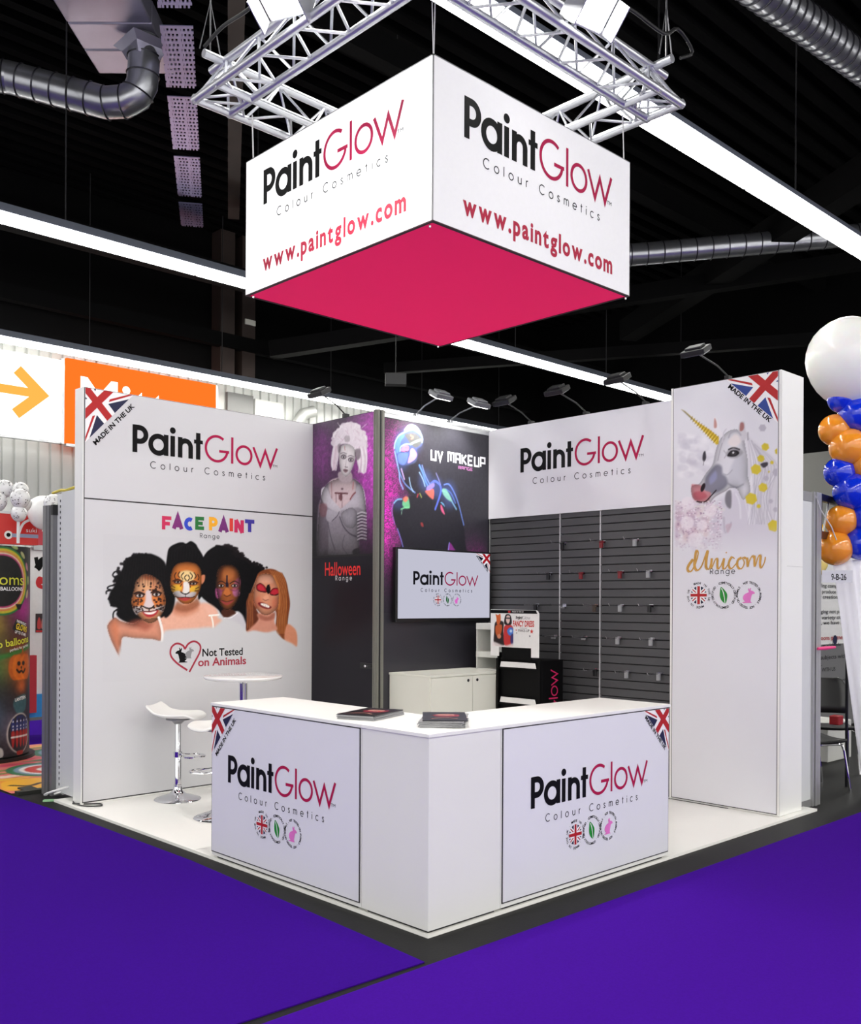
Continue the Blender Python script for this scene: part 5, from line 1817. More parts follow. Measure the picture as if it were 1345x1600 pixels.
s.fill([(210, 940), (250, 910), (275, 940), (240, 980)], OR, .008, .8)
s.fill([(470, 850), (560, 830), (560, 940), (530, 930), (490, 890)], OR, .008, .9)
s.fill([(490, 800), (560, 760), (570, 800), (520, 840), (480, 840)], (150, 130, 226), .008, .9)
s.fill([(640, 1010), (660, 1030), (690, 1120), (650, 1080)], (226, 96, 140), .006, .95)
s.fill([(640, 980), (670, 990), (690, 1030)], (110, 170, 214), .005)
s.fill([(415, 1210), (440, 1220), (445, 1260), (420, 1245)], (170, 60, 60), .006, .8)
s.stroke([(385, 890), (375, 920)], .014, (170, 60, 70), .005)
s.stroke([(405, 880), (425, 925)], .010, (190, 200, 90), .004, .8)
s.fill([(740, 1440), (790, 1500), (820, 1570), (725, 1560)], (150, 60, 150), .008, .9)
s.stroke([(740, 1440), (728, 1540)], .010, (130, 140, 226), .005)
s.c += s.noise(6, 2)[..., None]
s.build('photo_print', uvp, lambda u, v: (u, np.full_like(u, YD - .0009), v), vcol_mat('photo_print_gloss', .36, spec=.35))

# ---------------- unicorn
HN = [0.00108901, 5.4794e-06, -1.175, 0.000177263, -0.00104276, 3.831, 0.000102383, 4.45335e-07]
s = Sheet(-1.022, -.090, 2.10, 3.45, .0056, PAPER, HN)
for k in range(120):
    x, y = 130 + 380 * s.rng.random(), 1180 + 420 * s.rng.random() ** .8
    s.ell(x, y, 20 + 30 * s.rng.random(), 20 + 30 * s.rng.random(), [(196, 168, 190), (206, 178, 182), (178, 158, 182), (236, 228, 226)][k % 4], .012, .35)
for k in range(60):
    x, y = 160 + 260 * s.rng.random(), 640 + 330 * s.rng.random()
    s.ell(x, y, 30 + 20 * s.rng.random(), 26, [(196, 194, 206), (240, 240, 244)][k % 2], .014, .35)
s.fill([(460, 1230), (600, 1120), (760, 1060), (930, 1100), (990, 1250), (990, 1600), (500, 1600), (420, 1450)], (206, 202, 214), .03, .7)
MANE = (210, 208, 214)
s.fill([(720, 640), (800, 700), (880, 760), (980, 900), (990, 1300), (880, 1400), (760, 1200), (720, 1050), (740, 860)], (214, 212, 218), .02, .8)
for k in range(36):
    f = s.rng.random()
    x = 730 + 240 * f
    s.stroke([(740 + 60 * f, 660 + 60 * f), (x + 30, 900), (x + 40 * s.rng.standard_normal(), 1150), (x, 1380)], .006, [(188, 186, 196), (240, 240, 244), (170, 168, 180)][k % 3], .006, .55)
s.fill([(560, 620), (640, 590), (700, 640), (720, 740), (740, 860), (740, 980), (760, 1100), (700, 1180), (650, 1090), (600, 1080), (560, 1100), (470, 1150), (420, 1200), (340, 1210), (280, 1160), (270, 1070), (340, 1040), (390, 960), (450, 880), (470, 780), (500, 690)], (222, 222, 228), .008)
s.fill([(640, 820), (700, 800), (740, 900), (740, 1000), (690, 1080), (600, 1080), (560, 1030), (580, 960)], (198, 199, 208), .02, .8)
s.fill([(395, 980), (470, 890), (520, 900), (530, 960), (560, 990), (570, 1050), (520, 1100), (440, 1130), (380, 1110), (380, 1040)], (126, 126, 142), .016, .9)
s.fill([(420, 1000), (470, 940), (480, 1000), (430, 1050)], (156, 158, 196), .014, .8)
s.fill([(270, 1060), (290, 1050), (350, 1060), (380, 1100), (430, 1120), (420, 1180), (370, 1205), (310, 1195), (275, 1150)], (206, 140, 146), .008)
s.fill([(290, 1120), (360, 1110), (400, 1150), (350, 1180), (300, 1170)], (190, 92, 104), .012, .8)
s.ell(366, 1076, 16, 38, (40, 28, 34), .006, 1, 20)
s.stroke([(310, 1192), (380, 1196), (430, 1150), (475, 1100)], .010, (44, 30, 36), .004)
s.stroke([(570, 1040), (640, 1075), (700, 1050)], .012, (150, 150, 162), .01, .8)
s.stroke([(530, 960), (570, 970), (610, 930)], .008, (176, 176, 186), .006)
HD_ = [(560, 620), (640, 590), (700, 640), (720, 740), (740, 860), (740, 980), (760, 1100), (700, 1180), (650, 1090), (600, 1080), (560, 1100), (470, 1150), (420, 1200), (340, 1210), (280, 1160), (270, 1070), (340, 1040), (390, 960), (450, 880), (470, 780), (500, 690)]
s.shade(HD_, .28, .03)
s.stroke([(500, 700), (470, 790), (445, 890), (390, 965), (345, 1040)], .007, (168, 168, 178), .005, .8)
s.stroke([(560, 1100), (470, 1150), (425, 1200)], .008, (150, 140, 150), .006, .7)
# eye
s.fill([(560, 790), (600, 750), (670, 755), (700, 790), (640, 830), (580, 825)], (150, 148, 154), .012, .8)
s.fill([(568, 810), (600, 770), (650, 768), (668, 790), (640, 815), (595, 820)], (34, 32, 36), .006)
s.ell(622, 792, 24, 20, (60, 58, 62), .004)
s.ell(618, 786, 8, 7, (236, 236, 240), .003)
s.stroke([(580, 760), (620, 745), (670, 760)], .012, (60, 58, 62), .005)
s.stroke([(545, 830), (560, 800), (540, 770)], .008, (176, 174, 182), .006)
s.fill([(368, 790), (385, 775), (392, 830), (375, 860), (362, 840)], (60, 58, 64), .006)
s.stroke([(375, 850), (368, 890)], .006, (130, 128, 136), .005)
# ears, forelock
s.fill([(455, 580), (460, 490), (490, 520), (500, 570), (530, 640), (500, 650)], (232, 230, 234), .008)
s.fill([(458, 575), (462, 500), (478, 530), (480, 575)], (190, 130, 120), .006, .8)
s.fill([(660, 640), (670, 540), (710, 530), (720, 600), (740, 640), (700, 690)], (206, 204, 210), .008)
s.fill([(672, 600), (678, 540), (704, 540), (708, 580), (692, 605)], (160, 98, 92), .007, .8)
s.stroke([(580, 660), (600, 620), (650, 605), (680, 640)], .014, (170, 168, 178), .008, .8)
s.stroke([(540, 670), (510, 760), (490, 850)], .008, (150, 148, 158), .006, .7)
s.stroke([(530, 700), (540, 620), (560, 590)], .010, (206, 204, 212), .006)
s.fill([(575, 700), (620, 640), (660, 640), (680, 700), (620, 740)], (236, 226, 224), .016, .8)
s.stroke([(700, 690), (720, 780), (700, 720)], .012, (168, 166, 176), .008, .7)
s.stroke([(740, 620), (740, 680)], .008, (120, 118, 126), .006, .7)
# horn
s.fill([(185, 425), (215, 440), (320, 530), (430, 600), (500, 660), (495, 715), (478, 720), (430, 670), (330, 565), (230, 465)], (206, 176, 52), .005, 1, False)
s.fill([(185, 425), (215, 440), (300, 520), (280, 515), (220, 460)], (120, 116, 108), .006, .8, False)
for k in range(12):
    f = k / 12
    x, y = 270 + 215 * f, 500 + 195 * f
    s.stroke([(x - 6 - 10 * f, y + 12 + 14 * f), (x + 4, y), (x + 22 * f + 8, y - 14 - 18 * f)], .006, (140, 108, 24), .003, .85)
    s.stroke([(x + 8 - 8 * f, y + 14 + 10 * f), (x + 14, y + 6)], .005, (246, 232, 140), .003, .8)
# confetti
for x, y, r in ((885, 738, 34), (848, 835, 32), (808, 925, 46), (940, 868, 16), (866, 1076, 40), (768, 1170, 52), (955, 1395, 52), (830, 1232, 18), (990, 775, 28), (915, 945, 8)):
    s.fill([(x + r * math.cos(PI * k / 3 + .3), y + r * math.sin(PI * k / 3 + .3)) for k in range(6)], (210, 190, 56), .005, .95, False)
for x, y, r in ((862, 580, 32), (978, 950, 36), (892, 1000, 24), (930, 1190, 20), (970, 1260, 22)):
    s.fill([(x + r * math.cos(PI * k / 3), y + r * math.sin(PI * k / 3)) for k in range(6)], (182, 178, 190), .006, .85, False)
s.fill([(845, 880), (900, 865), (905, 890), (870, 912)], (70, 66, 74), .006)
# second horse head, paler, below
s.fill([(560, 1120), (600, 1105), (600, 1240), (570, 1240), (550, 1190)], (112, 110, 118), .010, .85)
s.stroke([(540, 1330), (550, 1450), (590, 1400), (600, 1370)], .014, (176, 170, 184), .010, .7)
s.fill([(555, 1390), (605, 1380), (590, 1430), (570, 1455)], (196, 172, 186), .008, .7)
s.stroke([(640, 1130), (670, 1200), (680, 1330)], .012, (232, 232, 238), .010, .8)
s.stroke([(300, 1240), (420, 1230), (540, 1260)], .02, (228, 226, 220), .012, .7)
# glitter
for k in range(420):
    x, y = 125 + 400 * s.rng.random(), 1190 + 410 * s.rng.random()
    s.ell(x, y, 5 + 4 * s.rng.random(), 5, [(248, 244, 250), (150, 120, 150), (226, 206, 220)][k % 3], .002, .65)
for x, y, r in ((240, 1210, 55), (235, 1370, 56), (360, 1390, 44), (300, 1510, 60), (430, 1270, 50)):
    s.ell(x, y, r, r, (238, 230, 236), .010, .75)
bot = np.clip((s.VV - 2.10) / .22, 0, 1)[..., None]
top = np.clip((3.45 - s.VV) / .12, 0, 1)[..., None]
lf = np.clip((s.UU + 1.022) / .03, 0, 1)[..., None]
s.c = np.array(PAPER) + (s.c - np.array(PAPER)) * bot * top * lf
s.build('photo_print', cpn, lambda u, v: (np.full_like(u, XC - .0050), -u, v), PRINT)

# ---------------- two dressed-up people on the header card of the product stand
HFD = [0.000785324, 7.48365e-07, -2.924, 0.000135836, -0.000732135, 1.77, 7.79615e-05, 1.79974e-06]
s = Sheet(-2.665, -2.405, 1.29, 1.595, .005, (236, 236, 234), HFD)
s.fill([(285, 650), (280, 480), (300, 350), (400, 350), (400, 480), (420, 650)], (40, 30, 30), .006)
s.fill([(310, 300), (300, 250), (330, 262), (360, 245), (365, 330), (340, 390), (315, 370)], (206, 96, 40), .004)
s.fill([(300, 400), (380, 390), (370, 500), (330, 540), (300, 500)], (190, 90, 40), .006)
s.ell(345, 540, 26, 30, (214, 140, 110), .005)
s.fill([(405, 480), (420, 400), (500, 390), (540, 460), (560, 560), (540, 660), (420, 660)], (196, 50, 50), .006)
s.fill([(415, 380), (425, 270), (465, 245), (500, 280), (505, 380)], (24, 20, 24), .004)
s.fill([(435, 330), (445, 270), (485, 275), (485, 340), (460, 375)], (226, 196, 186), .005)
s.stroke([(440, 300), (485, 302)], .012, (40, 36, 40), .004)
s.fill([(450, 460), (500, 420), (545, 470), (520, 530), (470, 520)], (70, 120, 206), .005)
s.ell(500, 470, 18, 20, (196, 220, 246), .004)
s.fill([(500, 520), (560, 520), (550, 640), (500, 640)], (60, 50, 110), .006)
s.ell(565, 510, 22, 26, (206, 150, 120), .005)
s.fill([(250, 700), (270, 610), (420, 660), (580, 620), (600, 720)], (236, 226, 224), .012, .9)
s.build('photo_print', hd, lambda u, v: (np.full_like(u, 3.388), -u, v), vcol_mat('photo_print_card', .4))
# ================================================================== neighbouring stands
# ---- left: partition end, balloon display column, red fascia stand
PG = M('partition_grey', (206, 208, 208), .45, noise=.03, scale=2)
pt = thing('partition_end', 'grey end of a partition wall left of the girls wall', 'partition', (.15, 4.6, 0))
MB().box(.10, 4.345, .05, .2, 4.66, 2.63).build('panel', PG, pt)
mb = MB().box(.12, 4.66, .03, .2, 4.80, 2.62)
mb.build('perforated_strip', M('strip_light_grey', (214, 216, 216), .45), pt)
mb = MB()
for i in range(52):
    z = .1 + i * .048
    mb.box(.117, 4.73, z, .1215, 4.742, z + .022)
    mb.box(.117, 4.68, z + .02, .1215, 4.686, z + .04)
mb.build('slot', M('slot_dark', (60, 60, 62), .6), pt)['kind'] = 'stuff'
mb = MB().box(.08, 4.80, .0, .16, 4.845, 2.53).box(.08, 4.885, 0, .16, 4.93, 2.53).box(.10, 4.845, 0, .16, 4.885, 2.53).box(.07, 4.93, 0, .15, 4.99, 2.53)
mb.build('post_profile', M('post_grey', (126, 126, 128), .4, .5), pt)
MB().box(.075, 4.79, 2.44, .13, 4.83, 2.53).build('post_cap', BLACK, pt)
BW = M('balloon_white_print', (238, 238, 238), .25, coat=.5, noise=.01)
DOT = M('balloon_dot', (40, 40, 44), .4)


def printed_balloon(c, r, label):
    t_ = thing('balloon', label, 'balloon', c, 'white printed balloons over the left stand')
    b_ = MB().balloon(c, r, (0.1, .2, -1), 28).build('skin', BW, t_, smooth=True)
    lr = random.Random(int((c[0] * 7 + c[2] * 13) * 1000))
    mb_ = MB()
    for i in range(70):
        z = lr.uniform(-.9, .95)
        a = lr.uniform(0, 2 * PI)
        n_ = Vector((math.cos(a) * math.sqrt(1 - z * z), math.sin(a) * math.sqrt(1 - z * z), z))
        u_ = n_.orthogonal().normalized()
        w_ = n_.cross(u_)
        q = Vector(c) + n_ * (r * 1.004)
        k = lr.uniform(.035, .075) * r
        if i % 3:
            mb_.add([q + u_ * k * math.cos(2 * PI * j / 6) + w_ * k * math.sin(2 * PI * j / 6) + n_ * .002 for j in range(6)], [tuple(range(6))])
        else:
            mb_.tube([q + u_ * k * 1.2 * math.cos(2 * PI * j / 8) + w_ * k * 1.2 * math.sin(2 * PI * j / 8) + n_ * .001 for j in range(8)], r * .012, 4, closed=True)
    d_ = mb_.build('printed_dots', DOT, b_)
    d_['kind'] = 'stuff'
    return t_


printed_balloon((.50, 7.05, 2.895), .088, 'white dotted balloon, topmost at the left edge of the picture')
printed_balloon((.617, 6.93, 2.875), .085, 'white dotted balloon at upper right of the left cluster')
printed_balloon((.565, 6.80, 2.775), .10, 'white dotted balloon, nearest in the middle of left cluster')
printed_balloon((.40, 6.98, 2.745), .095, 'white dotted balloon cut by the left picture edge')
printed_balloon((.67, 6.99, 2.745), .088, 'white dotted balloon at the right end of left cluster')
printed_balloon((.563, 6.83, 2.618), .082, 'white dotted balloon hanging lowest of the left cluster')
printed_balloon((.19, 5.05, 2.565), .085, 'white dotted balloon half hidden on top of the grey partition end')
tag(MB().tube([(.12, 4.9, 2.64), (.13, 4.75, 2.655), (.11, 4.6, 2.64), (.12, 4.45, 2.655), (.11, 4.36, 2.645)], .012, 6).build('ribbon', M('yellow_ribbon', (214, 196, 70), .5), None, smooth=True), 'crumpled yellow ribbon along the top of partition end', 'ribbon')
tag(MB().tube([(.563, 6.84, 2.53), (.57, 6.86, 2.30)], .017, 8).build('balloon_pole', M('pole_white', (226, 226, 226), .4), None), 'white pole holding the dotted balloons above the black display', 'pole')

# black printed display column
BC = Vector((.34, 7.35, 0))
BR = .52
bn = thing('display_column', 'curved black display column covered with balloon pictures', 'display', (.34, 7.35, 0))
MB().lathe([(BR - .01, .05), (BR - .01, 2.27)], BC, 64).build('drum', M('drum_black', (18, 18, 20), .5), bn, smooth=True)
MB().lathe([(0, .006), (BR + .05, .006), (BR + .05, .045), (0, .05)], BC, 48).build('base_plate', M('base_black', (12, 12, 13), .4), bn, smooth=True)
# print unrolled: u along the arc to the right edge, v height
aR = math.atan2(-.694, .72)         # direction of the visible right edge
s = Sheet(-.85, .12, .06, 2.27, .0072, (26, 22, 30))
uu, vv = s.UU, s.VV


def glow(u, v, r, col, k=1.0):
    d2 = ((uu - u) ** 2 + (vv - v) ** 2) / r ** 2
    s.c[:] += np.array(col) * (np.exp(-d2) * k)[..., None]


glow(-.05, 1.62, .22, (150, 20, 110))
glow(-.5, 1.45, .2, (150, 130, 10))
glow(-.10, 1.05, .24, (170, 70, 0))
glow(-.45, 1.0, .2, (20, 80, 20))
glow(-.2, .35, .2, (70, 60, 70))
glow(-.6, .5, .22, (30, 90, 120))
for r_, c_ in ((.44, (36, 120, 60)), (.415, (206, 190, 40)), (.385, (226, 140, 70)), (.36, (240, 226, 200)), (.345, (200, 60, 120)), (.325, (10, 10, 12))):
    s.ell(-.36, 1.90, r_ * .82, r_ * .82, c_, .006)
for k in range(9):
    a = math.radians(-20 + 22 * k)
    s.ell(-.36 + .41 * math.cos(a) * .95, 1.90 + .41 * math.sin(a) * .95, .05, .022, [(226, 226, 150), (190, 220, 120), (236, 150, 170)][k % 3], .006, .8, math.degrees(a) + 90)
s.fill([(-.20, 1.66), (-.10, 1.66), (-.13, 1.60), (-.17, 1.60)], (12, 12, 14), .004, 1, False)
s.fill([(-.19, 1.50), (-.03, 1.46), (-.02, 1.40), (-.16, 1.34), (-.24, 1.40)], (30, 26, 30), .008, 1, False)
s.ell(-.55, 1.38, .16, .20, (206, 196, 30), .008)
s.stroke([(-.62, 1.44), (-.60, 1.38)], .03, (20, 20, 10), .004)
s.stroke([(-.50, 1.44), (-.50, 1.38)], .03, (20, 20, 10), .004)
s.stroke([(-.63, 1.30), (-.56, 1.26), (-.48, 1.31)], .022, (20, 20, 10), .004)
s.stroke([(-.8, 1.06), (-.4, 1.10), (.1, 1.22)], .05, (40, 130, 50), .02, .8)
# pumpkin lantern
for k in range(5):
    s.ell(-.10 + (k - 2) * .05, .99, .085, .135, [(206, 96, 20), (226, 116, 26)][k % 2], .010, .9)
s.stroke([(-.10, 1.12), (-.08, 1.17), (-.12, 1.2)], .022, (170, 90, 30), .006)
for x in (-.145, -.07):
    s.ell(x, 1.03, .026, .024, (30, 14, 10), .004)
s.ell(-.105, .985, .014, .016, (30, 14, 10), .004)
s.stroke([(-.175, .965), (-.14, .935), (-.105, .95), (-.07, .93), (-.035, .965)], .024, (30, 14, 10), .004)
glow(-.1, .78, .08, (160, 70, 20), .8)
s.ell(-.62, .92, .19, .23, (14, 14, 16), .006)
for r_ in (.17, .13, .09, .05):
    s.ell(-.62, .92, r_, r_ * 1.2, [(226, 226, 226), (16, 16, 18)][int(r_ * 100) // 4 % 2], .005)
s.fill([(-.20, .66), (-.05, .70), (.0, .62), (-.04, .52), (-.16, .50), (-.22, .58)], (60, 110, 120), .012, .8)
s.ell(-.55, .42, .16, .22, (90, 180, 206), .02, .9)
s.ell(-.55, .42, .11, .16, (30, 60, 90), .02, .8)
# lantern balloon with stars and stripes
s.ell(-.12, .29, .185, .215, (226, 216, 206), .012, .8)
s.ell(-.12, .29, .165, .20, (30, 26, 40), .006)
for k in range(5):
    x0 = -.245 + k * .056
    s.fill([(x0, .40), (x0 + .022, .455), (x0 + .042, .40), (x0 + .042, .32), (x0, .32)], (34, 50, 120), .005)
    s.fill([(x0, .31), (x0 + .042, .31), (x0 + .040, .20), (x0 + .02, .14), (x0 + .004, .20)], (176, 34, 34), .005)
    for z in (.42, .37, .335):
        s.ell(x0 + .021, z, .009, .009, (236, 236, 240), .003)
    s.stroke([(x0 + .002, .255), (x0 + .04, .255)], .018, (236, 230, 226), .004)
s.fill([(-.17, .10), (-.07, .10), (-.09, .05), (-.15, .05)], (176, 40, 34), .006)
s.fill([(-.17, .475), (-.07, .475), (-.075, .45), (-.165, .45)], (26, 36, 90), .005)
s.fill([(-.50, .16), (-.36, .16), (-.35, .06), (-.52, .06)], (190, 190, 186), .008)
s.c += s.noise(16, 3)[..., None]
s.c *= .9


def wrap(u, v):
    a = aR + .33 - (u / BR) * -1.0
    a = aR - .0 + u / BR
    return (BC.x + BR * np.cos(a), BC.y + BR * np.sin(a), v)


s.build('printed_wrap', bn, wrap, vcol_mat('photo_print_drum', .45))


def drum_text(st, u, v, w, h, mat, off=.0, ang=0.0, lift=.004):
    pr = Print((0, 0, 0), (1, 0, 0), (0, 1, 0), (0, 0, 1), 0)
    pr.text(st, u, v, w=w, h=h, mat=mat, off=off, ang=ang)
    mb_ = MB()
    vs = []
    for x_, y_, _ in pr.mb.v:
        a = aR + x_ / BR
        vs.append((BC.x + (BR + lift) * math.cos(a), BC.y + (BR + lift) * math.sin(a), y_))
    mb_.add(vs, pr.mb.f)
    return mb_.build('lettering', mat, bn)


YL = M('ink_yellow', (206, 206, 60), .4)
drum_text('illooms', -.62, 1.86, .54, .115, YL)
drum_text('BALLOONS', -.38, 1.80, .28, .038, INKW, .015)
drum_text('THIS PRODUCT', -.19, 1.47, .17, .026, INKW, .02, -.28)
drum_text('GLOWS', -.20, 1.40, .19, .062, M('ink_amber', (226, 196, 50), .4), .03, -.25)
drum_text('UP TO 15 HRS', -.21, 1.355, .18, .030, INKW, .02, -.24)
drum_text('light up balloons', -.66, 1.17, .70, .075, YL, .015, .12)
drum_text('perfect for parties', -.27, 1.16, .30, .030, INKW, 0, .16)
drum_text('LANTERN', -.20, .63, .17, .035, INKW, .02, .12)

# printed floor mat of the left stand
s = Sheet(-.14, 2.3, 5.12, 7.9, .016, (226, 120, 110))
for k in range(60):
    x, y = -.2 + 2.5 * s.rng.random(), 5.2 + 2.6 * s.rng.random()
    s.fill([(x - .3, y), (x, y - .06), (x + .35, y + .02), (x, y + .07)], [(236, 200, 40), (206, 40, 90), (120, 150, 60), (236, 130, 30), (150, 40, 80), (236, 226, 200), (60, 120, 70)][k % 7], .03, .8)
for cx, cy in ((.62, 6.15), (1.25, 7.1)):
    for r_, c_ in ((.40, (50, 120, 80)), (.33, (120, 150, 170)), (.28, (236, 232, 226)), (.23, (214, 70, 60)), (.12, (236, 232, 226)), (.07, (214, 70, 60))):
        s.ell(cx, cy, r_, r_ * 1.1, c_, .01)
s.fill([(-.1, 5.25), (.3, 5.2), (.5, 5.4), (.4, 5.7), (.05, 5.75), (-.1, 5.5)], (240, 176, 40), .02)
s.stroke([(.0, 5.5), (.12, 5.38), (.26, 5.46), (.36, 5.42)], .05, (40, 26, 16), .01)
s.fill([(.4, 5.2), (1.6, 5.15), (1.5, 5.6), (.7, 5.7)], (240, 220, 50), .04, .9)
t = thing('printed_floor_mat', 'colourful printed floor mat under the balloon display column', 'mat', (1, 6.5, 0))
s.build('mat_print', t, lambda u, v: (u, v, np.full_like(u, .007)), vcol_mat('mat_print', .35))
tag(MB().box(-.12, 5.02, .0, .16, 5.1, .03).box(-.02, 5.12, .001, .1, 5.3, .02).build('tape_offcut', M('dark_offcut', (30, 32, 26), .6), None), 'dark offcuts and tape on the floor at the partition foot', 'scrap')
tag(MB().prism([(-.07, 4.62), (.02, 4.57), (.05, 4.60), (-.04, 4.66)], FR0, 0, .012).build('paper_scrap', M('green_scrap', (150, 200, 150), .6), None), 'small pale green scrap on the dark floor by the platform corner', 'scrap')
tag(MB().tube([(*q, 0.012 + z_) for q, z_ in zip(spline([(.02, 4.75), (-.05, 4.62), (.02, 4.50), (.13, 4.52), (.14, 4.64), (.07, 4.72)], n=6), [.02 + .09 * math.sin(k / 31 * PI) ** 2 for k in range(31)])], .009, 6).build('cable', M('white_cable', (228, 228, 226), .4), None, smooth=True), 'white cable loop on the floor beside the partition end', 'cable')
tag(MB().tube([(*q, .028) for q in spline([(.12, 4.42), (.05, 4.28), (.06, 4.10), (.16, 4.02), (.19, 4.10), (.10, 4.17), (.03, 4.26)], n=6)], .006, 6).build('cable', M('dark_cable', (46, 46, 48), .4), None, smooth=True), 'dark thin cable loop lying at the left wall corner', 'cable')

# red fascia stand behind
rs = thing('neighbour_stand', 'red and white exhibition stand behind the black display column', 'stand', (1.2, 8.6, 0))
RD = M('fascia_red', (214, 40, 36), .4, noise=.06, scale=2)
MB().box(.2, 8.62, .52, 2.6, 8.7, 2.36).build('white_wall', M('neighbour_white', (238, 238, 240), .4), rs)
MB().box(-.4, 8.45, 2.38, 1.42, 8.6, 2.75).build('fascia', RD, rs)
MB().box(1.42, 8.6, 2.39, 2.6, 8.7, 2.69).build('fascia', M('fascia_pink_red', (226, 70, 90), .4), rs)
MB().box(-.4, 8.44, 2.745, 2.6, 8.72, 2.775).box(1.42, 8.58, 2.69, 2.6, 8.72, 2.75).box(1.42, 8.58, 2.33, 2.6, 8.66, 2.39).build('fascia_rail', ALU, rs)
MB().box(-.4, 8.56, .247, 2.6, 8.72, .53).build('blue_base', M('base_blue', (40, 150, 226), .4), rs)
MB().box(1.1, 8.5, .31, 1.43, 8.6, 1.02).build('red_plinth', M('plinth_red', (190, 40, 60), .45), rs)
p = PY(8.45)
p.line(spline([(1.18, 2.50), (1.24, 2.64), (1.36, 2.70), (1.41, 2.70)]), .03, INKW)
p.disc(1.06, 2.49, .05, INKW)
p.disc(1.06, 2.49, .025, INKB, 1)
p.poly([(1.10, 2.465), (1.42, 2.465), (1.42, 2.51), (1.10, 2.51)], M('ink_band', (150, 160, 190), .4))
p.text('suki', 1.27, 2.535, w=.13, h=.05, mat=INKW, layer=1)
p.build('logo', rs)
p = PY(8.62)
p.line(spline([(1.46, 2.24), (1.50, 2.10), (1.56, 2.22), (1.62, 2.08), (1.68, 2.2)]), .05, INKB)
p.line(spline([(1.46, 2.10), (1.54, 2.22), (1.62, 2.14), (1.70, 2.22)]), .05, INKB)
p.poly(spline([(1.46, 1.93), (1.49, 1.86), (1.6, 1.84), (1.70, 1.9), (1.68, 2.0), (1.6, 1.97), (1.5, 2.0)], True), M('ink_lip_red', (206, 24, 34), .35))
p.line([(1.53, 1.90), (1.6, 1.895)], .014, INKW, 1)
p.build('wall_prints', rs)
pw = MB().box(1.46, 8.61, 1.30, 1.70, 8.625, 1.535).build('framed_picture', M('picture_dark', (50, 34, 38), .4), rs)
p = PY(8.61)
for k in range(4):
    p.poly(spline([(1.48 + k * .05, 1.35), (1.52 + k * .05, 1.35), (1.52 + k * .05, 1.44), (1.50 + k * .05, 1.49), (1.48 + k * .05, 1.44)], True), M('ink_crowd_%d' % (k % 2), [(196, 60, 60), (214, 120, 110)][k % 2], .4))
p.poly([(1.462, 1.302), (1.698, 1.302), (1.698, 1.325), (1.462, 1.325)], M('ink_lip_red', (206, 24, 34), .35))
p.build('picture_print', pw)
q_ = tag(MB().balloon((1.38, 8.2, 2.78), .19, (0, 0, -1)).build('balloon', M('balloon_white', (242, 242, 242), .25, coat=.4), None, smooth=True), 'plain white balloon half behind the dotted cluster on the red fascia', 'balloon')
MB().tube([(1.38, 8.2, 2.56), (1.38, 8.2, 0)], .003, 5).build('string', M('white_rope', (200, 200, 200), .7), q_)

# ---- right: partition, chairs, text wall, balloon column
pr_ = thing('partition_end', 'grey partition with aluminium post right of the unicorn column', 'partition', (4.5, .13, 0))
MB().box(4.28, .125, .05, 4.575, .165, 2.56).build('panel', PG, pr_)
MB().box(4.28, .12, 2.56, 4.575, .17, 2.64).box(4.28, .12, .0, 4.575, .17, .06).build('rail', M('post_grey_light', (150, 150, 150), .4, .4), pr_)
mb = MB().box(4.575, .105, .0, 4.60, .175, 2.645).box(4.612, .10, 0, 4.655, .18, 2.645).box(4.668, .105, 0, 4.715, .175, 2.645)
mb.build('post_profile', M('post_silver', (176, 176, 176), .35, .6), pr_)
MB().box(4.60, .13, 0, 4.668, .172, 2.64).build('post_groove', M('groove_dark', (44, 44, 46), .5), pr_)
tag(MB().tube([(4.60, .08, 1.325), (4.68, .05, 1.33), (4.80, .02, 1.335)], [.012, .016, .010], 8).build('ribbon', M('pink_ribbon', (236, 60, 130), .5), None, smooth=True), 'short pink ribbon tied to the right partition post', 'ribbon')
# text wall of the right stand
tw = thing('text_wall', 'white and grey wall covered with text behind right balloon column', 'wall', (9.5, 2.2, 0))
MB().box(7.6, 2.21, 1.16, 14, 2.3, 2.62).build('upper_board', M('board_white', (226, 226, 224), .45), tw)
MB().box(7.6, 2.2, .02, 14, 2.3, 1.16).build('lower_board', M('board_grey', (112, 112, 114), .5), tw)
p = PY(2.2)
TXR = M('ink_text_red', (170, 40, 50), .45)
X_ = 9.2
for z, st, m, h in ((2.03, 'leading company', INKT, .05), (1.95, 'the produce and', INKT, .05), (1.88, 'our creations', INKT, .05), (1.68, 'ranging not part', INKT, .05), (1.60, 'big variety of the', INKT, .05), (1.53, 'fun, we have all', INKT, .05), (1.46, 'and', INKT, .05), (1.32, 'balloons partner', TXR, .06), (1.23, 'ries worldwide', INKT, .045),
                    (1.02, 'all subjects with', INKT, .055), (.94, 'ing.', INKT, .05), (.855, 'FUN WITH US', INKB, .05), (.70, 'all N Microplastic', INKT, .035), (.635, 'heat properties', INKT, .035)):
    p.text(st, X_, z - .10 if z > 1.15 else z - .06, w=.058 * len(st), h=h, mat=m, off=.01)
p.disc(9.83, 1.215, .065, INKN, 1)
p.poly([(9.83 - .015, 1.135), (9.83 + .015, 1.135), (9.83, 1.16)], INKN, 1)
p.build('lettering', tw)

CHB = M('chair_black', (16, 16, 17), .4, noise=.05)


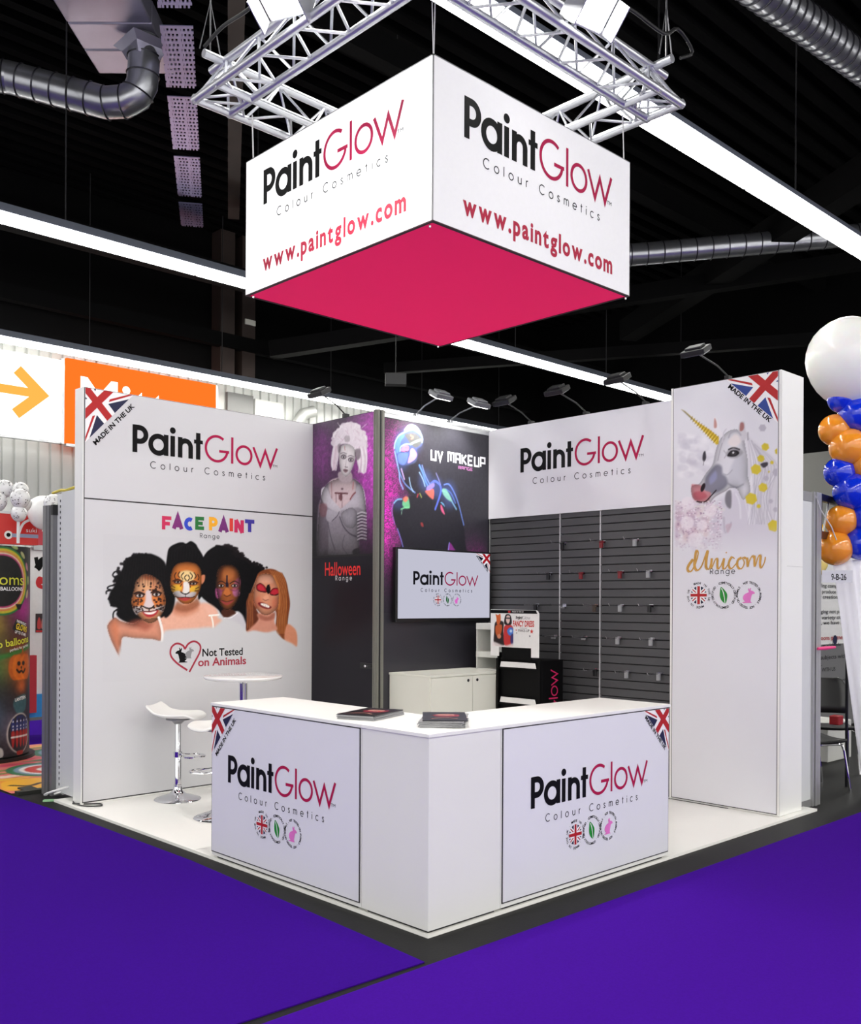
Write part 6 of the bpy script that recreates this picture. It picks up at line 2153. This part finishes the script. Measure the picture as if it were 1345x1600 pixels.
def side_chair(label):
    t_ = thing('side_chair', label, 'chair', (0, 0, 0), 'black chairs behind the balloon column')
    prof = [(-.21, .455), (-.15, .445), (0, .44), (.15, .452), (.215, .462), (.225, .455)]
    vs, fs = [], []
    for f, h in prof:
        for k in range(7):
            y = -.21 + .07 * k
            vs.append((f, y, h + .012 * (abs(y) / .21) ** 2))
    for i in range(len(prof) - 1):
        for k in range(6):
            fs.append((i * 7 + k, (i + 1) * 7 + k, (i + 1) * 7 + k + 1, i * 7 + k + 1))
    st = MB().add(vs, fs).build('seat', CHB, t_, smooth=True, angle=80)
    st.modifiers.new('pad', 'SOLIDIFY').thickness = .03
    vs, fs = [], []
    rows = [(.0, .19), (.08, .215), (.2, .22), (.3, .21), (.345, .18), (.36, .14)]
    for h, hw in rows:
        for k in range(7):
            a = -1 + k / 3
            vs.append((-.225 - .10 * h / .36 - .035 * (1 - a * a), a * hw, .56 + h))
    for i in range(len(rows) - 1):
        for k in range(6):
            fs.append((i * 7 + k, i * 7 + k + 1, (i + 1) * 7 + k + 1, (i + 1) * 7 + k))
    bk = MB().add(vs, fs).build('backrest', CHB, t_, smooth=True, angle=80)
    bk.modifiers.new('pad', 'SOLIDIFY').thickness = .018
    for sg in (-1, 1):
        MB().tube([(.24, sg * .235, 0), (.19, sg * .215, .36), (.17, sg * .21, .42), (.12, sg * .205, .425)], .011, 8).build('leg', CHROME, t_, smooth=True)
        MB().tube([(-.26, sg * .235, 0), (-.21, sg * .215, .38), (-.20, sg * .21, .42), (.12, sg * .205, .425)], .011, 8).build('leg', CHROME, t_, smooth=True)
        MB().tube([(-.20, sg * .21, .42), (-.23, sg * .21, .5), (-.28, sg * .20, .70)], .010, 8).build('back_support', CHROME, t_, smooth=True)
    return t_


c1 = side_chair('black chair with chrome legs nearest to the right partition')
c1.location = (5.42, .50, 0)
c1.rotation_euler = (0, 0, math.radians(-35))
copy_tree(c1, None, (6.49, .80, 0), math.radians(215), 'black chair farther back, its backrest towards the text wall')
tag(MB().box(6.46, .70, .466, 6.58, .80, .56).build('red_box', M('box_red', (150, 26, 34), .5), None, bevel=.01), 'small red box standing on the rear black chair', 'box')
tag(MB().box(6.9, 1.0, 0, 7.5, 1.5, .42).build('white_crate', M('crate_white', (200, 200, 196), .5), None, bevel=.01), 'pale low box on the floor behind the black chairs', 'box')

# balloon column
BBL = M('balloon_blue', (8, 48, 214), .18, coat=.6, noise=.02)
BOR = M('balloon_orange', (240, 150, 40), .18, coat=.6, noise=.03, sss=.2)
BWH = M('balloon_big_white', (246, 246, 244), .3, coat=.3, noise=.01, sss=.2)
BYE = M('balloon_yellow', (250, 196, 30), .2, coat=.5, noise=.02)
BLS = [('white', (5.136, .064, 3.857), .355, (.1, 0, -1), 'huge white balloon crowning the balloon column at the right edge', BWH),
       ('b', (5.10, .10, 3.502), .125, (.7, -.3, -.3), 'blue balloon, left one directly under the huge white balloon', BBL),
       ('b', (5.22, -.02, 3.585), .125, (.3, -.6, -.6), 'blue balloon, highest one at the right picture edge', BBL),
       ('b', (5.165, .00, 3.36), .155, (.6, .3, -.3), 'large blue balloon in the upper blue pair', BBL),
       ('o', (5.095, .16, 3.235), .14, (.8, .2, -.2), 'orange balloon, topmost and half behind a blue one', BOR),
       ('o', (5.12, .05, 3.075), .165, (.8, .2, .2), 'large orange balloon at the widest part of the column', BOR),
       ('o', (5.225, -.05, 2.925), .14, (.5, .4, -.2), 'orange balloon cut off by the right picture edge', BOR),
       ('b', (5.10, .12, 2.86), .135, (.7, .3, .3), 'blue balloon, upper one of the middle blue pair', BBL),
       ('b', (5.15, .03, 2.685), .165, (.6, .4, 0), 'largest blue balloon in the middle of the column', BBL),
       ('b', (5.255, -.06, 2.46), .155, (.5, .6, .1), 'blue balloon at the right edge below the middle pair', BBL),
       ('o', (5.12, .11, 2.435), .14, (.7, .3, .3), 'dark orange balloon below the largest blue balloon', BOR),
       ('o', (5.075, .14, 2.19), .15, (.5, .3, .7), 'lowest orange balloon touching the white cloth', BOR),
       ('b', (5.205, -.02, 2.235), .145, (.5, .5, .2), 'lowest blue balloon above the white cloth', BBL)]
for kd, c, r_, tl, lb, m in BLS:
    tag(MB().balloon(c, r_, tl, 32).build('balloon', m, None, smooth=True), lb, 'balloon', None if kd == 'white' else 'balloons of the column')
tag(MB().tube([(5.32, -.02, 0), (5.32, -.02, 2.3), (5.26, .0, 3.3), (5.2, .03, 3.6)], .02, 8).build('column_pole', M('pole_white', (226, 226, 226), .4), None), 'white pole inside the balloon column', 'pole')
for c, lb, m, r_ in (((6.45, 1.25, 2.66), 'yellow balloon peeking over the right partition top', BYE, .24), ((5.75, 1.0, 2.71), 'light blue balloon just visible over the partition panel', M('balloon_light_blue', (50, 130, 230), .2, coat=.5), .14),
                     ((6.35, 1.0, 2.42), 'yellow balloon behind the dark rack rails', BYE, .19), ((6.3, .9, 2.14), 'pale yellow balloon between rack and white cloth', M('balloon_pale_yellow', (250, 226, 130), .25, coat=.4), .15)):
    q_ = tag(MB().balloon(c, r_, (0, .2, -1), 24).build('balloon', m, None, smooth=True), lb, 'balloon')
    MB().tube([(c[0], c[1] + r_ * .2, c[2] - r_ * 1.2), (c[0], c[1] + r_ * .2, .0)], .003, 5).build('string', M('white_rope', (200, 200, 200), .7), q_)
rk = thing('rack', 'dark metal rack behind the balloon column', 'rack', (5.8, .5, 0))
RKM = M('rack_dark', (34, 34, 40), .4, .5)
MB().bar((4.71, .15, 2.62), (5.7, .29, 2.62), .04, .06).build('upper_rail', RKM, rk)
MB().bar((4.71, .15, 2.30), (5.7, .29, 2.30), .04, .06).build('lower_rail', M('rack_brown', (70, 34, 24), .4, .3), rk)
MB().bar((4.83, .165, 2.27), (4.83, .165, 2.64), .02, .02).build('upright', RKM, rk)
MB().bar((5.68, .29, 0), (5.68, .29, 2.64), .02, .02).build('upright', RKM, rk)
MB().tube([(4.90, .175, 2.32), (5.06, .20, 2.59)], .008, 6).build('brace', ALU, rk)
tag(MB().tube([(4.60, .11, 2.62), (4.66, .09, 2.50), (4.78, .05, 2.36), (4.86, .04, 2.25)], .005, 6).build('string', M('white_rope', (200, 200, 200), .7), None, smooth=True), 'thin white string hanging from partition post to balloons', 'string')
# cloth
vs, fs = [], []
NX, NZ = 26, 30
for j in range(NZ + 1):
    f = j / NZ
    z = 2.14 - 2.13 * f
    xl = Vector((5.045, .155)).lerp(Vector((5.262, -.055)), f ** 1.05)
    xr = Vector((5.60, -.42))
    for i in range(NX + 1):
        g = i / NX
        q = xl.lerp(xr, g)
        w = .022 * math.sin(i * .9 + f * 2) * (.3 + f) + .014 * math.sin(i * 2.3 - f * 3) * (1 - .5 * f)
        sag = -.05 * math.sin(min(1, g * 2.2) * PI) * (1 - f) ** 3
        vs.append((q.x + w * .6, q.y + w * .8, z + sag))
for j in range(NZ):
    for i in range(NX):
        a = j * (NX + 1) + i
        fs.append((a, a + NX + 1, a + NX + 2, a + 1))
cl_ = MB().add(vs, fs).build('stretch_cloth', M('cloth_white', (240, 240, 242), .8, noise=.02), None, smooth=True, angle=90)
cl_.modifiers.new('cloth', 'SOLIDIFY').thickness = .004
tag(cl_, 'white draped cloth hanging slanted under the balloon column', 'cloth')
t = thing('stand_number_card', 'grey card with the stand number 9-B-26 below the balloons', 'card', (4.78, -.01, 1.93))
RC = Vector((.72, -.694, 0)).normalized()
MB().obox(Vector((4.775, -.005, 1.935)), RC * .130, Vector((RC.y, -RC.x, 0)) * -.002, Vector((0, 0, .052)), 0).build('card', M('card_grey', (206, 206, 212), .5), t)
p = Print(Vector((4.775, -.005, 1.935)) + Vector((RC.y, -RC.x, 0)) * .0025, RC, (0, 0, 1), Vector((RC.y, -RC.x, 0)), .0008)
p.text('9-B-26', -.052, -.030, w=.128, h=.052, mat=INKB, off=.015)
p.build('lettering', t)
